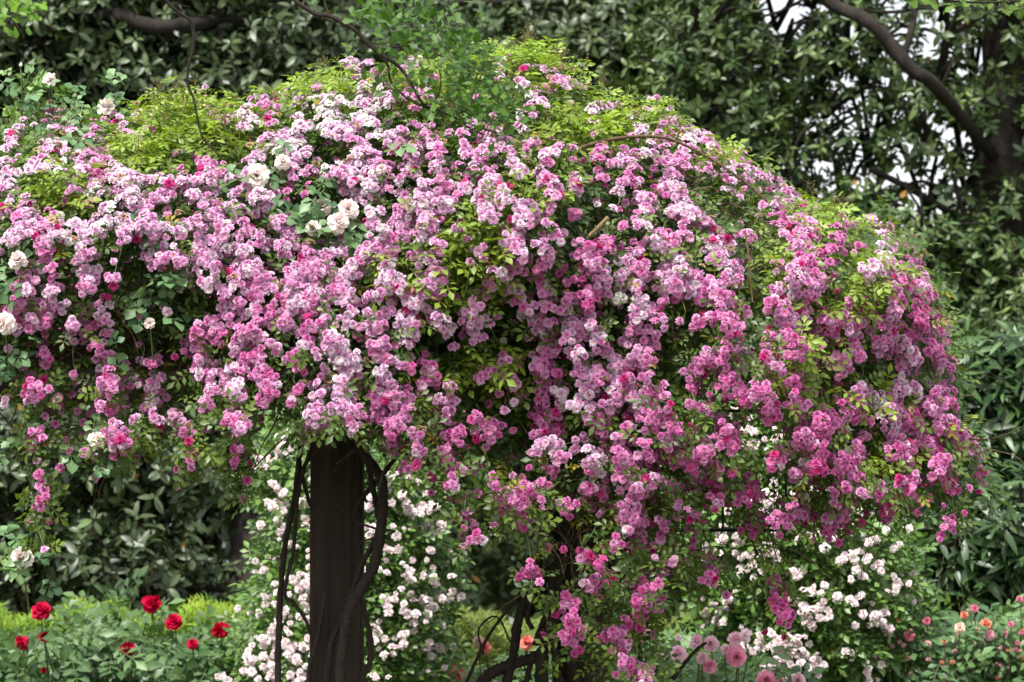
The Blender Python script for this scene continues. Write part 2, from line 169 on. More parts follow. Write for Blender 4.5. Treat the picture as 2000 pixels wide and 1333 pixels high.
def tag(o, label=None, cat=None, group=None, kind=None):
    if label: o['label'] = label
    if cat: o['category'] = cat
    if group: o['group'] = group
    if kind: o['kind'] = kind
    return o

def thing(name, label, cat, group=None):
    o = bpy.data.objects.new(name, None)
    o.empty_display_size = 0.2
    COL.objects.link(o)
    return tag(o, label, cat, group)

def catmull(pts, k=6):
    p = np.asarray(pts, float)
    if len(p) < 3:
        t = np.linspace(0, 1, k + 1)[:, None]
        return p[0] * (1 - t) + p[-1] * t
    q = np.vstack([2 * p[0] - p[1], p, 2 * p[-1] - p[-2]])
    out = []
    for i in range(1, len(q) - 2):
        for t in np.linspace(0, 1, k, endpoint=False):
            a, b, c, d = q[i - 1], q[i], q[i + 1], q[i + 2]
            out.append(.5 * ((2 * b) + (c - a) * t + (2 * a - 5 * b + 4 * c - d) * t * t + (3 * b - a - 3 * c + d) * t ** 3))
    out.append(p[-1])
    return np.array(out)

def tube(g, pts, rad, sides=6, col=(1, 1, 1), m=0, k=5, rough=0.0):
    """a tapering tube along smoothed points (4th column of pts = radius when rad is None)"""
    pts = np.asarray(pts, float)
    if rad is None:
        q = catmull(pts, k); c, r = q[:, :3], np.maximum(q[:, 3], 5e-4)
    else:
        c = catmull(pts[:, :3], k)
        r = np.interp(np.linspace(0, 1, len(c)), np.linspace(0, 1, len(np.atleast_1d(rad))), np.atleast_1d(rad)) if np.ndim(rad) else np.full(len(c), rad)
    n = len(c)
    t = unit(np.gradient(c, axis=0))
    ref = np.array([0.13, 0.98, 0.11]) if abs(t[:, 1]).mean() < .8 else np.array([1, 0, .1])
    x = unit(np.cross(np.broadcast_to(ref, t.shape), t)); y = np.cross(t, x)
    a = np.linspace(0, 2 * np.pi, sides, endpoint=False)
    rr = r[:, None] * (1 + rough * rng.normal(size=(n, sides)))
    v = c[:, None] + rr[..., None] * (np.cos(a)[None, :, None] * x[:, None] + np.sin(a)[None, :, None] * y[:, None])
    i = np.arange(n - 1)[:, None] * sides; j = np.arange(sides)[None]
    jn = (j + 1) % sides
    f = np.stack([i + j, i + jn, i + sides + jn, i + sides + j], -1).reshape(-1, 4)
    g.add(v.reshape(-1, 3), f, col, m)
    e = (n - 1) * sides
    cv = np.vstack([v[0], v[-1]])
    caps = [[0, 1, 2, 3]] if sides == 4 else [[0, b, b + 1, b + 2] for b in range(1, sides - 2, 2)]
    for s0 in (0, sides):
        g.add(cv, np.array(caps) + s0, col, m)

def prism(g, lo, hi, bev=0.006, col=(1, 1, 1), m=0, seg=14, axis=2, wob=0.0):
    """a timber with chamfered edges, cut into segments along its axis so its faces can wander a little"""
    lo, hi = np.asarray(lo, float), np.asarray(hi, float)
    o = [i for i in range(3) if i != axis]
    a0, a1, b0, b1 = lo[o[0]], hi[o[0]], lo[o[1]], hi[o[1]]
    ring = np.array([(a0 + bev, b0), (a1 - bev, b0), (a1, b0 + bev), (a1, b1 - bev), (a1 - bev, b1), (a0 + bev, b1), (a0, b1 - bev), (a0, b0 + bev)])
    n = seg + 1
    v = np.zeros((n, 8, 3))
    for i, t in enumerate(np.linspace(lo[axis], hi[axis], n)):
        v[i, :, o[0]] = ring[:, 0] + wob * rng.normal(); v[i, :, o[1]] = ring[:, 1] + wob * rng.normal(); v[i, :, axis] = t
    i = np.arange(n - 1)[:, None] * 8; j = np.arange(8)[None]; jn = (j + 1) % 8
    f = np.stack([i + j, i + jn, i + 8 + jn, i + 8 + j], -1).reshape(-1, 4)
    g.add(v.reshape(-1, 3), f, col, m)
    for s in (v[0], v[-1]):
        g.add(s, [[0, 1, 2, 3], [0, 3, 4, 7], [4, 5, 6, 7]], col, m)

# ---------------------------------------------------------------- materials
def new_mat(name):
    m = bpy.data.materials.new(name); m.use_nodes = True
    return m, m.node_tree.nodes, m.node_tree.links, m.node_tree.nodes["Principled BSDF"]

def leaf_mat(name, rough=0.45, spec=0.5, trans=0.3, tmul=(1.3, 1.35, 0.5), noise=18.0):
    m, n, l, b = new_mat(name)
    at = n.new("ShaderNodeAttribute"); at.attribute_name = "Col"
    nz = n.new("ShaderNodeTexNoise"); nz.inputs["Scale"].default_value = noise
    gc = n.new("ShaderNodeNewGeometry"); l.new(gc.outputs["Position"], nz.inputs["Vector"])
    mr = n.new("ShaderNodeMapRange"); mr.inputs[3].default_value = 0.72; mr.inputs[4].default_value = 1.28
    l.new(nz.outputs[0], mr.inputs[0])
    mx = n.new("ShaderNodeVectorMath"); mx.operation = 'SCALE'
    l.new(at.outputs["Color"], mx.inputs[0]); l.new(mr.outputs[0], mx.inputs[3])
    l.new(mx.outputs[0], b.inputs["Base Color"])
    b.inputs["Roughness"].default_value = rough
    b.inputs["Specular IOR Level"].default_value = spec
    tr = n.new("ShaderNodeBsdfTranslucent")
    tm = n.new("ShaderNodeVectorMath"); tm.operation = 'MULTIPLY'; tm.inputs[1].default_value = tmul
    l.new(mx.outputs[0], tm.inputs[0]); l.new(tm.outputs[0], tr.inputs[0])
    ms = n.new("ShaderNodeMixShader"); ms.inputs[0].default_value = trans
    l.new(b.outputs[0], ms.inputs[1]); l.new(tr.outputs[0], ms.inputs[2])
    l.new(ms.outputs[0], n["Material Output"].inputs[0])
    return m

def bark_mat(name, c0, c1, scale=30.0, stretch=(1, 1, 0.15), rough=0.85, bump=0.5, dist=0.01):
    m, n, l, b = new_mat(name)
    tc = n.new("ShaderNodeTexCoord"); mp = n.new("ShaderNodeMapping"); mp.inputs["Scale"].default_value = stretch
    l.new(tc.outputs["Object"], mp.inputs[0])
    nz = n.new("ShaderNodeTexNoise"); nz.inputs["Scale"].default_value = scale; nz.inputs["Detail"].default_value = 8
    nz.inputs["Roughness"].default_value = 0.65
    l.new(mp.outputs[0], nz.inputs[0])
    cr = n.new("ShaderNodeValToRGB")
    cr.color_ramp.elements[0].position = 0.3; cr.color_ramp.elements[1].position = 0.72
    cr.color_ramp.elements[0].color = (*c0, 1); cr.color_ramp.elements[1].color = (*c1, 1)
    l.new(nz.outputs[0], cr.inputs[0])
    at = n.new("ShaderNodeAttribute"); at.attribute_name = "Col"
    mu = n.new("ShaderNodeVectorMath"); mu.operation = 'MULTIPLY'
    l.new(cr.outputs[0], mu.inputs[0]); l.new(at.outputs["Color"], mu.inputs[1])
    l.new(mu.outputs[0], b.inputs["Base Color"])
    b.inputs["Roughness"].default_value = rough
    b.inputs["Specular IOR Level"].default_value = 0.25
    bp = n.new("ShaderNodeBump"); bp.inputs["Strength"].default_value = bump; bp.inputs["Distance"].default_value = dist
    l.new(nz.outputs[0], bp.inputs["Height"]); l.new(bp.outputs[0], b.inputs["Normal"])
    return m

M = {}
M['rose_leaf'] = leaf_mat("rose_leaf", 0.42, 0.45, 0.38)
M['white_rose_leaf'] = leaf_mat("white_rose_leaf", 0.45, 0.4, 0.25, (1.2, 1.3, .7))
M['petal'] = leaf_mat("petal", 0.7, 0.15, 0.4, (1.12, 0.95, 1.05), 60)
M['white_petal'] = leaf_mat("white_petal", 0.65, 0.15, 0.3, (1.0, .98, .95), 60)
M['magnolia_leaf'] = leaf_mat("magnolia_leaf", 0.42, 0.45, 0.10, (1.3, 1.5, .4), 6)
M['shrub_leaf'] = leaf_mat("shrub_leaf", 0.45, 0.5, 0.2, (1.3, 1.4, .5), 8)
M['branch_leaf'] = leaf_mat("branch_leaf", 0.5, 0.3, 0.32, (1.2, 1.5, .35), 8)
M['needle'] = leaf_mat("needle", 0.6, 0.3, 0.3, (1.2, 1.3, .4), 8)
M['cane'] = bark_mat("cane", (.012, .009, .007), (.045, .032, .024), 60, (1, 1, .3), .8, .4, .003)
M['twig'] = bark_mat("twig", (.05, .035, .022), (.19, .14, .09), 60, (1, 1, .5), .8, .3, .002)
M['green_stem'] = bark_mat("green_stem", (.05, .085, .025), (.13, .17, .06), 40, (1, 1, .5), .6, .1, .002)
M['bark'] = bark_mat("bark", (.008, .0065, .005), (.042, .034, .028), 9, (1, 1, .35), .9, .9, .03)
M['iron'] = bark_mat("iron", (.012, .012, .015), (.03, .03, .036), 25, (1, 1, 1), .45, .1, .001)

def timber():
    m, n, l, b = new_mat("weathered_timber")
    tc = n.new("ShaderNodeTexCoord"); mp = n.new("ShaderNodeMapping"); mp.inputs["Scale"].default_value = (14, 14, .6)
    l.new(tc.outputs["Object"], mp.inputs[0])
    nz = n.new("ShaderNodeTexNoise"); nz.inputs["Scale"].default_value = 2.2; nz.inputs["Detail"].default_value = 9; nz.inputs["Distortion"].default_value = 0.6
    l.new(mp.outputs[0], nz.inputs[0])
    cr = n.new("ShaderNodeValToRGB")
    e = cr.color_ramp.elements
    e[0].position = .28; e[0].color = (.020, .014, .010, 1); e[1].position = .75; e[1].color = (.058, .041, .031, 1)
    e2 = e.new(.5); e2.color = (.033, .023, .017, 1)
    l.new(nz.outputs[0], cr.inputs[0])
    n2 = n.new("ShaderNodeTexNoise"); n2.inputs["Scale"].default_value = 5; n2.inputs["Detail"].default_value = 4
    l.new(tc.outputs["Object"], n2.inputs[0])
    mr = n.new("ShaderNodeMapRange"); mr.inputs[3].default_value = .55; mr.inputs[4].default_value = 1.45
    l.new(n2.outputs[0], mr.inputs[0])
    sc = n.new("ShaderNodeVectorMath"); sc.operation = 'SCALE'
    l.new(cr.outputs[0], sc.inputs[0]); l.new(mr.outputs[0], sc.inputs[3])
    l.new(sc.outputs[0], b.inputs["Base Color"])
    b.inputs["Roughness"].default_value = .85; b.inputs["Specular IOR Level"].default_value = .3
    vo = n.new("ShaderNodeTexNoise"); vo.inputs["Scale"].default_value = 3.2; vo.inputs["Detail"].default_value = 2
    m2 = n.new("ShaderNodeMapping"); m2.inputs["Scale"].default_value = (9, 9, .35)
    l.new(tc.outputs["Object"], m2.inputs[0]); l.new(m2.outputs[0], vo.inputs[0])
    ck = n.new("ShaderNodeMapRange"); ck.inputs[1].default_value = .485; ck.inputs[2].default_value = .5; ck.inputs[3].default_value = 1; ck.inputs[4].default_value = .6
    pp_ = n.new("ShaderNodeMath"); pp_.operation = 'PINGPONG'; pp_.inputs[1].default_value = .5
    l.new(vo.outputs[0], pp_.inputs[0]); l.new(pp_.outputs[0], ck.inputs[0])
    s2 = n.new("ShaderNodeVectorMath"); s2.operation = 'SCALE'
    l.new(sc.outputs[0], s2.inputs[0]); l.new(ck.outputs[0], s2.inputs[3]); l.new(s2.outputs[0], b.inputs["Base Color"])
    bp = n.new("ShaderNodeBump"); bp.inputs["Strength"].default_value = .9; bp.inputs["Distance"].default_value = .008
    l.new(nz.outputs[0], bp.inputs["Height"]); l.new(bp.outputs[0], b.inputs["Normal"])
    return m
M['timber'] = timber()

def soil():
    m, n, l, b = new_mat("garden_soil")
    tc = n.new("ShaderNodeTexCoord")
    nz = n.new("ShaderNodeTexNoise"); nz.inputs["Scale"].default_value = 3; nz.inputs["Detail"].default_value = 12
    l.new(tc.outputs["Object"], nz.inputs[0])
    cr = n.new("ShaderNodeValToRGB"); e = cr.color_ramp.elements
    e[0].position = .35; e[0].color = (.03, .022, .015, 1); e[1].position = .7; e[1].color = (.09, .10, .035, 1)
    l.new(nz.outputs[0], cr.inputs[0]); l.new(cr.outputs[0], b.inputs["Base Color"])
    b.inputs["Roughness"].default_value = .95
    bp = n.new("ShaderNodeBump"); bp.inputs["Distance"].default_value = .05
    l.new(nz.outputs[0], bp.inputs["Height"]); l.new(bp.outputs[0], b.inputs["Normal"])
    return m
M['soil'] = soil()

# ---------------------------------------------------------------- templates (verts, quads, tint)
def leaf_t(W=0.45, peak=.45, fold=.18, droop=.18, n=5, rib=1.35, point=.9):
    """one leaf along +Y, length 1, face up +Z; the midrib is a lighter colour"""
    ts = np.linspace(0, 1, n) if n > 4 else np.array([0, .28, .68, 1.] if n == 4 else [0, .5, 1.])
    v, c = [], []
    for t in ts:
        w = W * .5 * (max(t, .001) ** .6 if t < peak else 1) * (math.sin(math.pi * min(1, (t * .5 / peak) if t < peak else .5 + .5 * ((t - peak) / (1 - peak)) ** (1 / point)))) + .008
        z = -droop * t * t
        v += [(-w, t, z + fold * w), (0, t, z), (w, t, z + fold * w)]
        c += [(.95,) * 3, (rib, rib, rib), (1.05,) * 3]
    f = []
    for i in range(n - 1):
        a = i * 3
        f += [(a, a + 1, a + 4, a + 3), (a + 1, a + 2, a + 5, a + 4)]
    return np.array(v), np.array(f), np.array(c)

def ell_leaf(W=.5, fold=.16, droop=.25, rib=1.25):
    """an elliptic leaf with a short point"""
    v, c = [], []
    ts = [0, .2, .5, .8, 1.]
    for t in ts:
        w = W * .5 * math.sin(math.pi * t ** .92) ** .75 if 0 < t < 1 else .006
        z = -droop * t * t
        v += [(-w, t, z + fold * w), (0, t, z), (w, t, z + fold * w)]
        c += [(.95,) * 3, (rib, rib, rib), (1.05,) * 3]
    f = []
    for i in range(len(ts) - 1):
        a = i * 3
        f += [(a, a + 1, a + 4, a + 3), (a + 1, a + 2, a + 5, a + 4)]
    return np.array(v), np.array(f), np.array(c)

def merge(parts):
    V, F, Cc, n = [], [], [], 0
    for v, f, c in parts:
        V.append(v); F.append(f + n); Cc.append(c); n += len(v)
    return np.concatenate(V), np.concatenate(F), np.concatenate(Cc)

def xf(t, scale=1, rot=(0, 0, 0), loc=(0, 0, 0), tint=1.0):
    from mathutils import Euler
    R = np.array(Euler(rot).to_matrix())
    v, f, c = t
    return (v * scale) @ R.T + np.asarray(loc, float), f, c * np.asarray(tint)

def rose_spray(r, pairs=3, W=.55, round_=False):
    """a pinnate rose leaf along +Y, length about 1"""
    L = leaf_t(W, .5 if round_ else .42, .22, .15, 5, 1.25, .95)
    parts = []
    gap = .26
    stem_end = .22 + gap * (pairs - 1) + .1
    bend = r.uniform(.05, .3)
    for k in range(pairs):
        y = .22 + gap * k
        for s in (-1, 1):
            parts.append(xf(L, r.uniform(.32, .4) * (1 - .08 * (pairs - 1 - k)), (r.uniform(-.3, .2), s * r.uniform(-.3, .35), -s * r.uniform(.95, 1.25)), (s * .012, y, -bend * y * y), r.uniform(.85, 1.15)))
    parts.append(xf(L, r.uniform(.38, .46), (r.uniform(-.3, .0), r.uniform(-.3, .3), r.uniform(-.15, .15)), (0, stem_end, -bend * stem_end ** 2), r.uniform(.9, 1.15)))
    w = .009
    ys = np.linspace(0, stem_end, 4)
    sv = np.array([(sx * w, y, -bend * y * y - .003) for y in ys for sx in (-1, 1)])
    sf = np.array([(2 * i, 2 * i + 1, 2 * i + 3, 2 * i + 2) for i in range(3)])
    parts.append((sv, sf, np.full((8, 3), .9) * np.array([1.3, .95, .8])))
    return merge(parts)

rr = random.Random(3)
SPRAYS = [rose_spray(rr, 3), rose_spray(rr, 2), rose_spray(rr, 3), rose_spray(rr, 3, .48), rose_spray(rr, 2, .6)]
ROUND_SPRAYS = [rose_spray(rr, 2, .85, True), rose_spray(rr, 2, .78, True), rose_spray(rr, 1, .85, True)]

def petal(az, elev, L, W, curl, r0=.06, z0=0., tint=(1, 1, 1), notch=.08, edge=1.12, base=.8, nx=3, ny=3, tip=.46):
    """a petal leaving the centre at azimuth az, raised by elev, curling outwards at the tip"""
    v, c = [], []
    for i in range(ny):
        t = i / (ny - 1)
        e = elev - curl * t * t
        rad = r0 + L * t * math.cos(elev - curl * t * .6); z = z0 + L * t * math.sin(elev - curl * t * .6)
        w = W * (.35 + .65 * math.sin(math.pi * (.12 + .66 * t))) * .5
        for j in range(nx):
            u = (j / (nx - 1)) * 2 - 1
            cup = .18 * L * u * u * t
            rr_ = rad - (notch * L if (i == ny - 1 and abs(u) < .3) else 0) - .10 * L * u * u
            v.append((rr_ * math.cos(az) - u * w * math.sin(az), rr_ * math.sin(az) + u * w * math.cos(az), z + cup))
            k = base + (edge - base) * t
            c.append((tint[0] * (.5 + .5 * k) * (1 + .08 * t * t), tint[1] * k * (1 + tip * t * t), tint[2] * (.35 + .65 * k) * (1 + .35 * tip * t * t)))
    f = [(i * nx + j, i * nx + j + 1, (i + 1) * nx + j + 1, (i + 1) * nx + j) for i in range(ny - 1) for j in range(nx - 1)]
    return np.array(v), np.array(f), np.array(c)

def rosette(r, rings, eye=False, jit=.15, nx=3, ny=3, tip=.46, gj=.2):
    parts = []
    for (n, elev, L, W, curl, z0, base, edge) in rings:
        ph = r.uniform(0, 6.28)
        for k in range(n):
            tt = r.uniform(1 - .7 * gj, 1 + .7 * gj)
            g = tt * r.uniform(1 - gj, 1 + gj)
            parts.append(petal(ph + k * 6.283 / n + r.uniform(-jit, jit), elev + r.uniform(-jit, jit), L * r.uniform(.85, 1.1), W * r.uniform(.85, 1.15), curl + r.uniform(-.2, .2), .05, z0, (tt, g, tt), r.uniform(.02, .14), edge, base, nx, ny, tip))
    if eye:
        parts.append((np.array([(-.11, -.11, .1), (.11, -.11, .1), (.11, .11, .12), (-.11, .11, .1)]), np.array([(0, 1, 2, 3)]), np.tile([1.3, 2.2, .25], (4, 1))))
    else:
        parts.append((np.array([(-.2, -.2, .02), (.2, -.2, .02), (.2, .2, .02), (-.2, .2, .02)]), np.array([(0, 1, 2, 3)]), np.tile([.7, .5, .6], (4, 1))))
    return merge(parts)

FLOWERS = []
for k in range(8):
    if k % 4 == 3:      # opened flat with a yellow eye
        FLOWERS.append(rosette(rr, [(8, .15, .92, .62, .35, 0, .8, 1.15), (7, .55, .68, .5, .4, .05, .7, 1.05)], True))
    elif k % 4 == 1:    # tight pompon
        FLOWERS.append(rosette(rr, [(9, .0, .92, .52, .7, .05, .85, 1.15), (8, .45, .8, .46, .8, .12, .8, 1.1), (7, .85, .62, .4, .8, .16, .75, 1.05), (5, 1.2, .45, .32, .6, .18, .6, .95)]))
    else:
        FLOWERS.append(rosette(rr, [(9, .1, .95, .56, .5, 0, .8, 1.18), (8, .5, .74, .48, .55, .06, .72, 1.08), (6, .9, .5, .38, .4, .08, .6, .95), (4, 1.25, .34, .3, .3, .08, .5, .85)]))
BIG_ROSES = []
for k in range(4):
    BIG_ROSES.append(rosette(rr, [(6, -.05, 1.0, .98, .55, 0, .95, 1.04), (6, .4, .92, .9, .6, .04, .93, 1.03), (6, .85, .8, .75, .5, .06, .9, 1.0), (6, 1.15, .66, .58, .35, .08, .86, .98), (5, 1.35, .52, .42, .2, .08, .8, .95)], False, .16, 5, 5, 0., .04))
SMALL_WHITE = [rosette(rr, [(7, .1, .95, .68, .5, 0, .95, 1.04), (6, .6, .72, .52, .5, .06, .92, 1.0), (4, 1.1, .5, .38, .3, .08, .85, .95)], tip=0., gj=.04) for _ in range(4)]

def bud_t():
    v, f, c = [], [], []
    n = 6
    prof = [(0, .1, 0), (.28, .3, 0), (.3, .55, 1), (.16, .85, 1), (.02, 1.05, 1)]
    for (r_, z, pk) in prof:
        for j in range(n):
            a = j * 6.283 / n
            v.append((r_ * math.cos(a), r_ * math.sin(a), z)); c.append((1, 1, 1) if pk else (.28, .9, .25))
    for i in range(4):
        for j in range(n):
            f.append((i * n + j, i * n + (j + 1) % n, (i + 1) * n + (j + 1) % n, (i + 1) * n + j))
    return np.array(v), np.array(f), np.array(c)
BUD = bud_t()

def whorl(r, n=9, W=.36, elev=(.1, .9), L=1.0, droop=.25, rust=.0):
    lf = ell_leaf(W, .16, droop)
    parts = []
    for k in range(n):
        az = k * 2.4 + r.uniform(-.5, .5)
        e = elev[0] + (elev[1] - elev[0]) * (k / (n - 1)) + r.uniform(-.4, .35)
        s = L * r.uniform(.6, 1.1) * (1 - .25 * k / n)
        t = r.uniform(.75, 1.25)
        # leaf along y, tilt up by e about x, roll, then spin by az about z
        a = xf(lf, s, (0, r.uniform(-.5, .5), 0), (0, .06, 0), (t, t, t))
        a = xf(a, 1, (e, 0, 0))
        a = xf(a, 1, (0, 0, az), (0, 0, .02 * k))
        parts.append(a)
    return merge(parts)
MAG_WHORLS = [whorl(rr, rr.choice([5, 6, 7, 8]), rr.uniform(.38, .46), (-.3, .9)) for _ in range(9)]
MAG_ONE = leaf_t(.5, .5, .15, .2, 4)
RHODO_WHORLS = [whorl(rr, 11, .24, (-.35, .7), 1, .3) for _ in range(4)]
def spike(r):
    parts = []
    lf = leaf_t(.16, .4, .1, .1, 3, 1.1)
    for k in range(11):
        a = xf(lf, r.uniform(.5, .7), (r.uniform(.3, .8), 0, 0), (0, 0, 0), r.uniform(.8, 1.2))
        a = xf(a, 1, (0, 0, k * 2.4), (0, 0, .09 * k))
        parts.append(a)
    return merge(parts)
SPIKES = [spike(rr) for _ in range(3)]
OVAL = leaf_t(.62, .55, .12, .12, 5, 1.15, .7)

def scatter(g, temps, pos, nrm, size, col, fwd=None, m=0):
    """spread copies over a list of templates"""
    n = len(pos)
    if n == 0: return
    k = rng.integers(0, len(temps), n)
    R = frames(nrm, fwd)
    size = np.broadcast_to(size, (n,)); col = np.broadcast_to(col, (n, 3))
    for i, t in enumerate(temps):
        s = k == i
        g.inst(t, R[s], size[s], pos[s], col[s], m)

def mixc(a, b, t):
    t = np.asarray(t, float)[..., None]
    return np.asarray(a) * (1 - t) + np.asarray(b) * t

# ---------------------------------------------------------------- ground
g = Geo()
xs = np.linspace(-150, 150, 61); ys = np.linspace(-60, 300, 73)
X, Yg = np.meshgrid(xs, ys)
Z = .03 * np.sin(X * .7) * np.cos(Yg * .5)
v = np.stack([X, Yg, Z], -1).reshape(-1, 3)
i, j = np.meshgrid(np.arange(72), np.arange(60), indexing='ij')
b = i * 61 + j
g.add(v, np.stack([b, b + 1, b + 62, b + 61], -1).reshape(-1, 4), (1, 1, 1))
tag(g.build("ground", M['soil']), "soil and rough grass under the rose beds", "ground", kind="structure")

# ---------------------------------------------------------------- the shape of the rose mass
TOP = np.array([(-400, 240), (0, 255), (60, 222), (130, 228), (200, 225), (260, 210), (330, 185), (400, 195), (480, 190), (560, 175), (640, 135), (700, 118), (780, 115), (850, 100), (930, 110), (1000, 92), (1090, 104), (1130, 160), (1200, 195), (1260, 205), (1330, 228), (1400, 262), (1450, 292), (1500, 332), (1560, 382), (1620, 410), (1700, 430), (1760, 475), (1810, 535), (1840, 600), (1860, 680), (1870, 760), (1900, 860), (1925, 930), (1960, 1000)], float)
BOT = np.array([(-400, 800), (0, 800), (60, 840), (150, 870), (230, 885), (300, 845), (380, 830), (450, 845), (520, 800), (580, 830), (640, 845), (700, 835), (780, 885), (830, 880), (870, 880), (920, 940), (1000, 990), (1100, 1000), (1180, 1040), (1230, 1075), (1290, 1065), (1380, 1000), (1450, 960), (1560, 1010), (1650, 1030), (1750, 985), (1860, 1000), (1925, 930), (1960, 1000)], float)
SOLID = np.array([(-400, 640), (0, 700), (150, 600), (330, 640), (400, 760), (560, 760), (700, 790), (850, 800), (1000, 900), (1180, 930), (1300, 800), (1450, 600), (1560, 620), (1650, 900), (1850, 960), (1960, 1000)], float)
top = lambda x: np.interp(x, TOP[:, 0], TOP[:, 1])
bot = lambda x: np.interp(x, BOT[:, 0], BOT[:, 1])
solid = lambda x: np.interp(x, SOLID[:, 0], SOLID[:, 1])

def front_Y(px, py):
    px = np.asarray(px, float); py = np.asarray(py, float)
    base = 9.35 + .75 * np.clip((px - 700) / 1200, 0, 1.2) ** 2 + .12 * np.sin(px / 130.) * np.sin(py / 110. + 1)
    t = top(px)
    h = np.clip((py - t) / np.maximum(560 - t, 120), 0, 1)
    return base + 1.15 * (1 - np.sqrt(np.clip(1 - (1 - h) ** 2, 0, 1)))

def front_N(px, py):
    t = top(px)
    h = np.clip((py - t) / np.maximum(560 - t, 120), 0, 1)
    side = np.clip((np.asarray(px, float) - 900) / 900, -.3, 1)
    return unit(np.stack([.55 * side, -(.35 + .65 * h), .25 + .95 * (1 - h)], -1))

# dark gaps between the blossom where one looks into the twiggy inside: (x, y, rx, ry, strength)
HOLES = np.array([(225, 555, 80, 85, .98), (120, 525, 50, 30, .9), (240, 650, 80, 55, .98), (60, 690, 60, 50, .8), (320, 700, 70, 30, .8), (1185, 435, 60, 45, .85), (1300, 610, 55, 70, .85), (1300, 455, 50, 40, .7), (1340, 330, 70, 40, .5), (1475, 470, 50, 60, .85), (1480, 600, 50, 80, .9), (575, 715, 40, 40, .8), (860, 640, 60, 60, .7), (880, 770, 50, 50, .7), (1125, 865, 40, 60, .85), (745, 610, 25, 60, .7), (1430, 560, 60, 60, .7), (1130, 1030, 60, 110, .95), (1080, 930, 40, 60, .8), (1145, 960, 55, 60, .9), (1480, 900, 55, 110, .75), (600, 330, 50, 30, .6), (880, 400, 30, 40, .7), (1420, 400, 60, 60, .6), (1600, 650, 60, 60, .5), (1010, 880, 60, 40, .8), (960, 640, 50, 40, .5), (410, 600, 30, 40, .5), (520, 640, 30, 30, .5)])
# fresh yellow-green growth without blossom
FRESH = np.array([(350, 235, 85, 60), (120, 378, 70, 42), (640, 160, 60, 40), (620, 190, 50, 30), (1040, 115, 75, 45), (960, 130, 50, 40), (1130, 250, 110, 50), (1200, 235, 80, 50), (940, 460, 70, 60), (920, 545, 70, 55), (1040, 385, 50, 35), (780, 540, 60, 35), (1600, 425, 80, 35), (1690, 780, 60, 35), (1700, 540, 50, 50), (950, 720, 70, 50), (1720, 900, 60, 35), (250, 295, 60, 40), (430, 250, 80, 40), (1520, 530, 40, 60), (1560, 690, 40, 90), (300, 270, 60, 50), (560, 180, 60, 25), (850, 160, 80, 50), (1650, 620, 50, 40), (1420, 300, 40, 25)], float)

def field(tab, x, y):
    x = np.asarray(x, float)[..., None]; y = np.asarray(y, float)[..., None]
    d = ((x - tab[:, 0]) / tab[:, 2]) ** 2 + ((y - tab[:, 1]) / tab[:, 3]) ** 2
    s = tab[:, 4] if tab.shape[1] > 4 else 1.0
    return np.max(s * np.exp(-d * .9), -1)

clusters = []
for (ox, oy), txt in TILES:
    for e in txt.split(';'):
        x, y, r, t = map(float, e.split())
        clusters.append((ox + x / 2.854, oy + y / 2.854, r / 2.854, t))
clusters = np.array(clusters)
keep = np.ones(len(clusters), bool)
for i in range(len(clusters)):
    if keep[i]:
        d = np.hypot(*(clusters[i + 1:, :2] - clusters[i, :2]).T)
        keep[i + 1:] &= d > 6.5
clusters = clusters[keep]
# trusses fall in strands: one more between each truss and its neighbour above
extra = []
for i in range(len(clusters)):
    dx = clusters[:, 0] - clusters[i, 0]; dy = clusters[:, 1] - clusters[i, 1]
    d = np.hypot(dx * 1.5, dy); d[dy > -8] = 1e9
    j = int(np.argmin(d))
    if 24 < d[j] < 62:
        extra.append((clusters[i] + clusters[j]) / 2 + np.array([rng.normal(0, 3), rng.normal(0, 3), -1.5, rng.normal(0, .5)]))
    if rng.random() < .3 and 40 < d[j] < 75:
        extra.append(clusters[i] + np.array([rng.normal(0, 6), rng.uniform(18, 30), -3, rng.normal(-.5, .5)]))
extra = np.array([e for e in extra if e[2] > 6])
extra = extra[(rng.random(len(extra)) > 1.1 * field(HOLES, extra[:, 0], extra[:, 1]))]
clusters = np.vstack([clusters, extra])
# paler towards the upper left, deeper towards the lower right, as the blossom ages
gx = np.clip(clusters[:, 0] / 1900, 0, 1); gy = np.clip((clusters[:, 1] - 150) / 850, 0, 1)
clusters[:, 3] = .55 * clusters[:, 3] + .45 * (7.5 - 2.0 * gx - 3.2 * gy)
CX, CY, CR, CT = clusters.T
CYd = front_Y(CX, CY) + rng.normal(0, .03, len(CX)) - .09
low = CY > solid(CX)
CYd[low] += rng.uniform(-.14, .12, low.sum())
CR = CR * (1 + .18 * ((CX > 1350) & (CY > 450)))
dim = (CT <= 3) & (rng.random(len(CX)) < .5)
CYd[dim] += .10
CPOS = P(CX, CY, CYd)
CN = front_N(CX, CY)

# two plants: the left one on the front post, the right one on the corner post
SPLIT = 1000
def rose_parent(px): return 0 if px < SPLIT else 1
ramblers = [
    thing("climbing_rose", "pink rambler rose heaped over the left part of the pergola around the front post", "climbing rose", "pink rambler roses"),
    thing("climbing_rose", "pink rambler rose arching down to the right end of the pergola from the corner post", "climbing rose", "pink rambler roses")]

AGE = [(0.0, (.54, .03, .19)), (.25, (.60, .10, .34)), (.5, (.65, .20, .46)), (.72, (.70, .35, .59)), (.88, (.76, .54, .70)), (1.0, (.83, .80, .77))]
def age_col(a):
    a = np.clip(a, 0, 1); k = np.array([q[0] for q in AGE]); c = np.array([q[1] for q in AGE])
    return np.stack([np.interp(a, k, c[:, i]) for i in range(3)], -1)

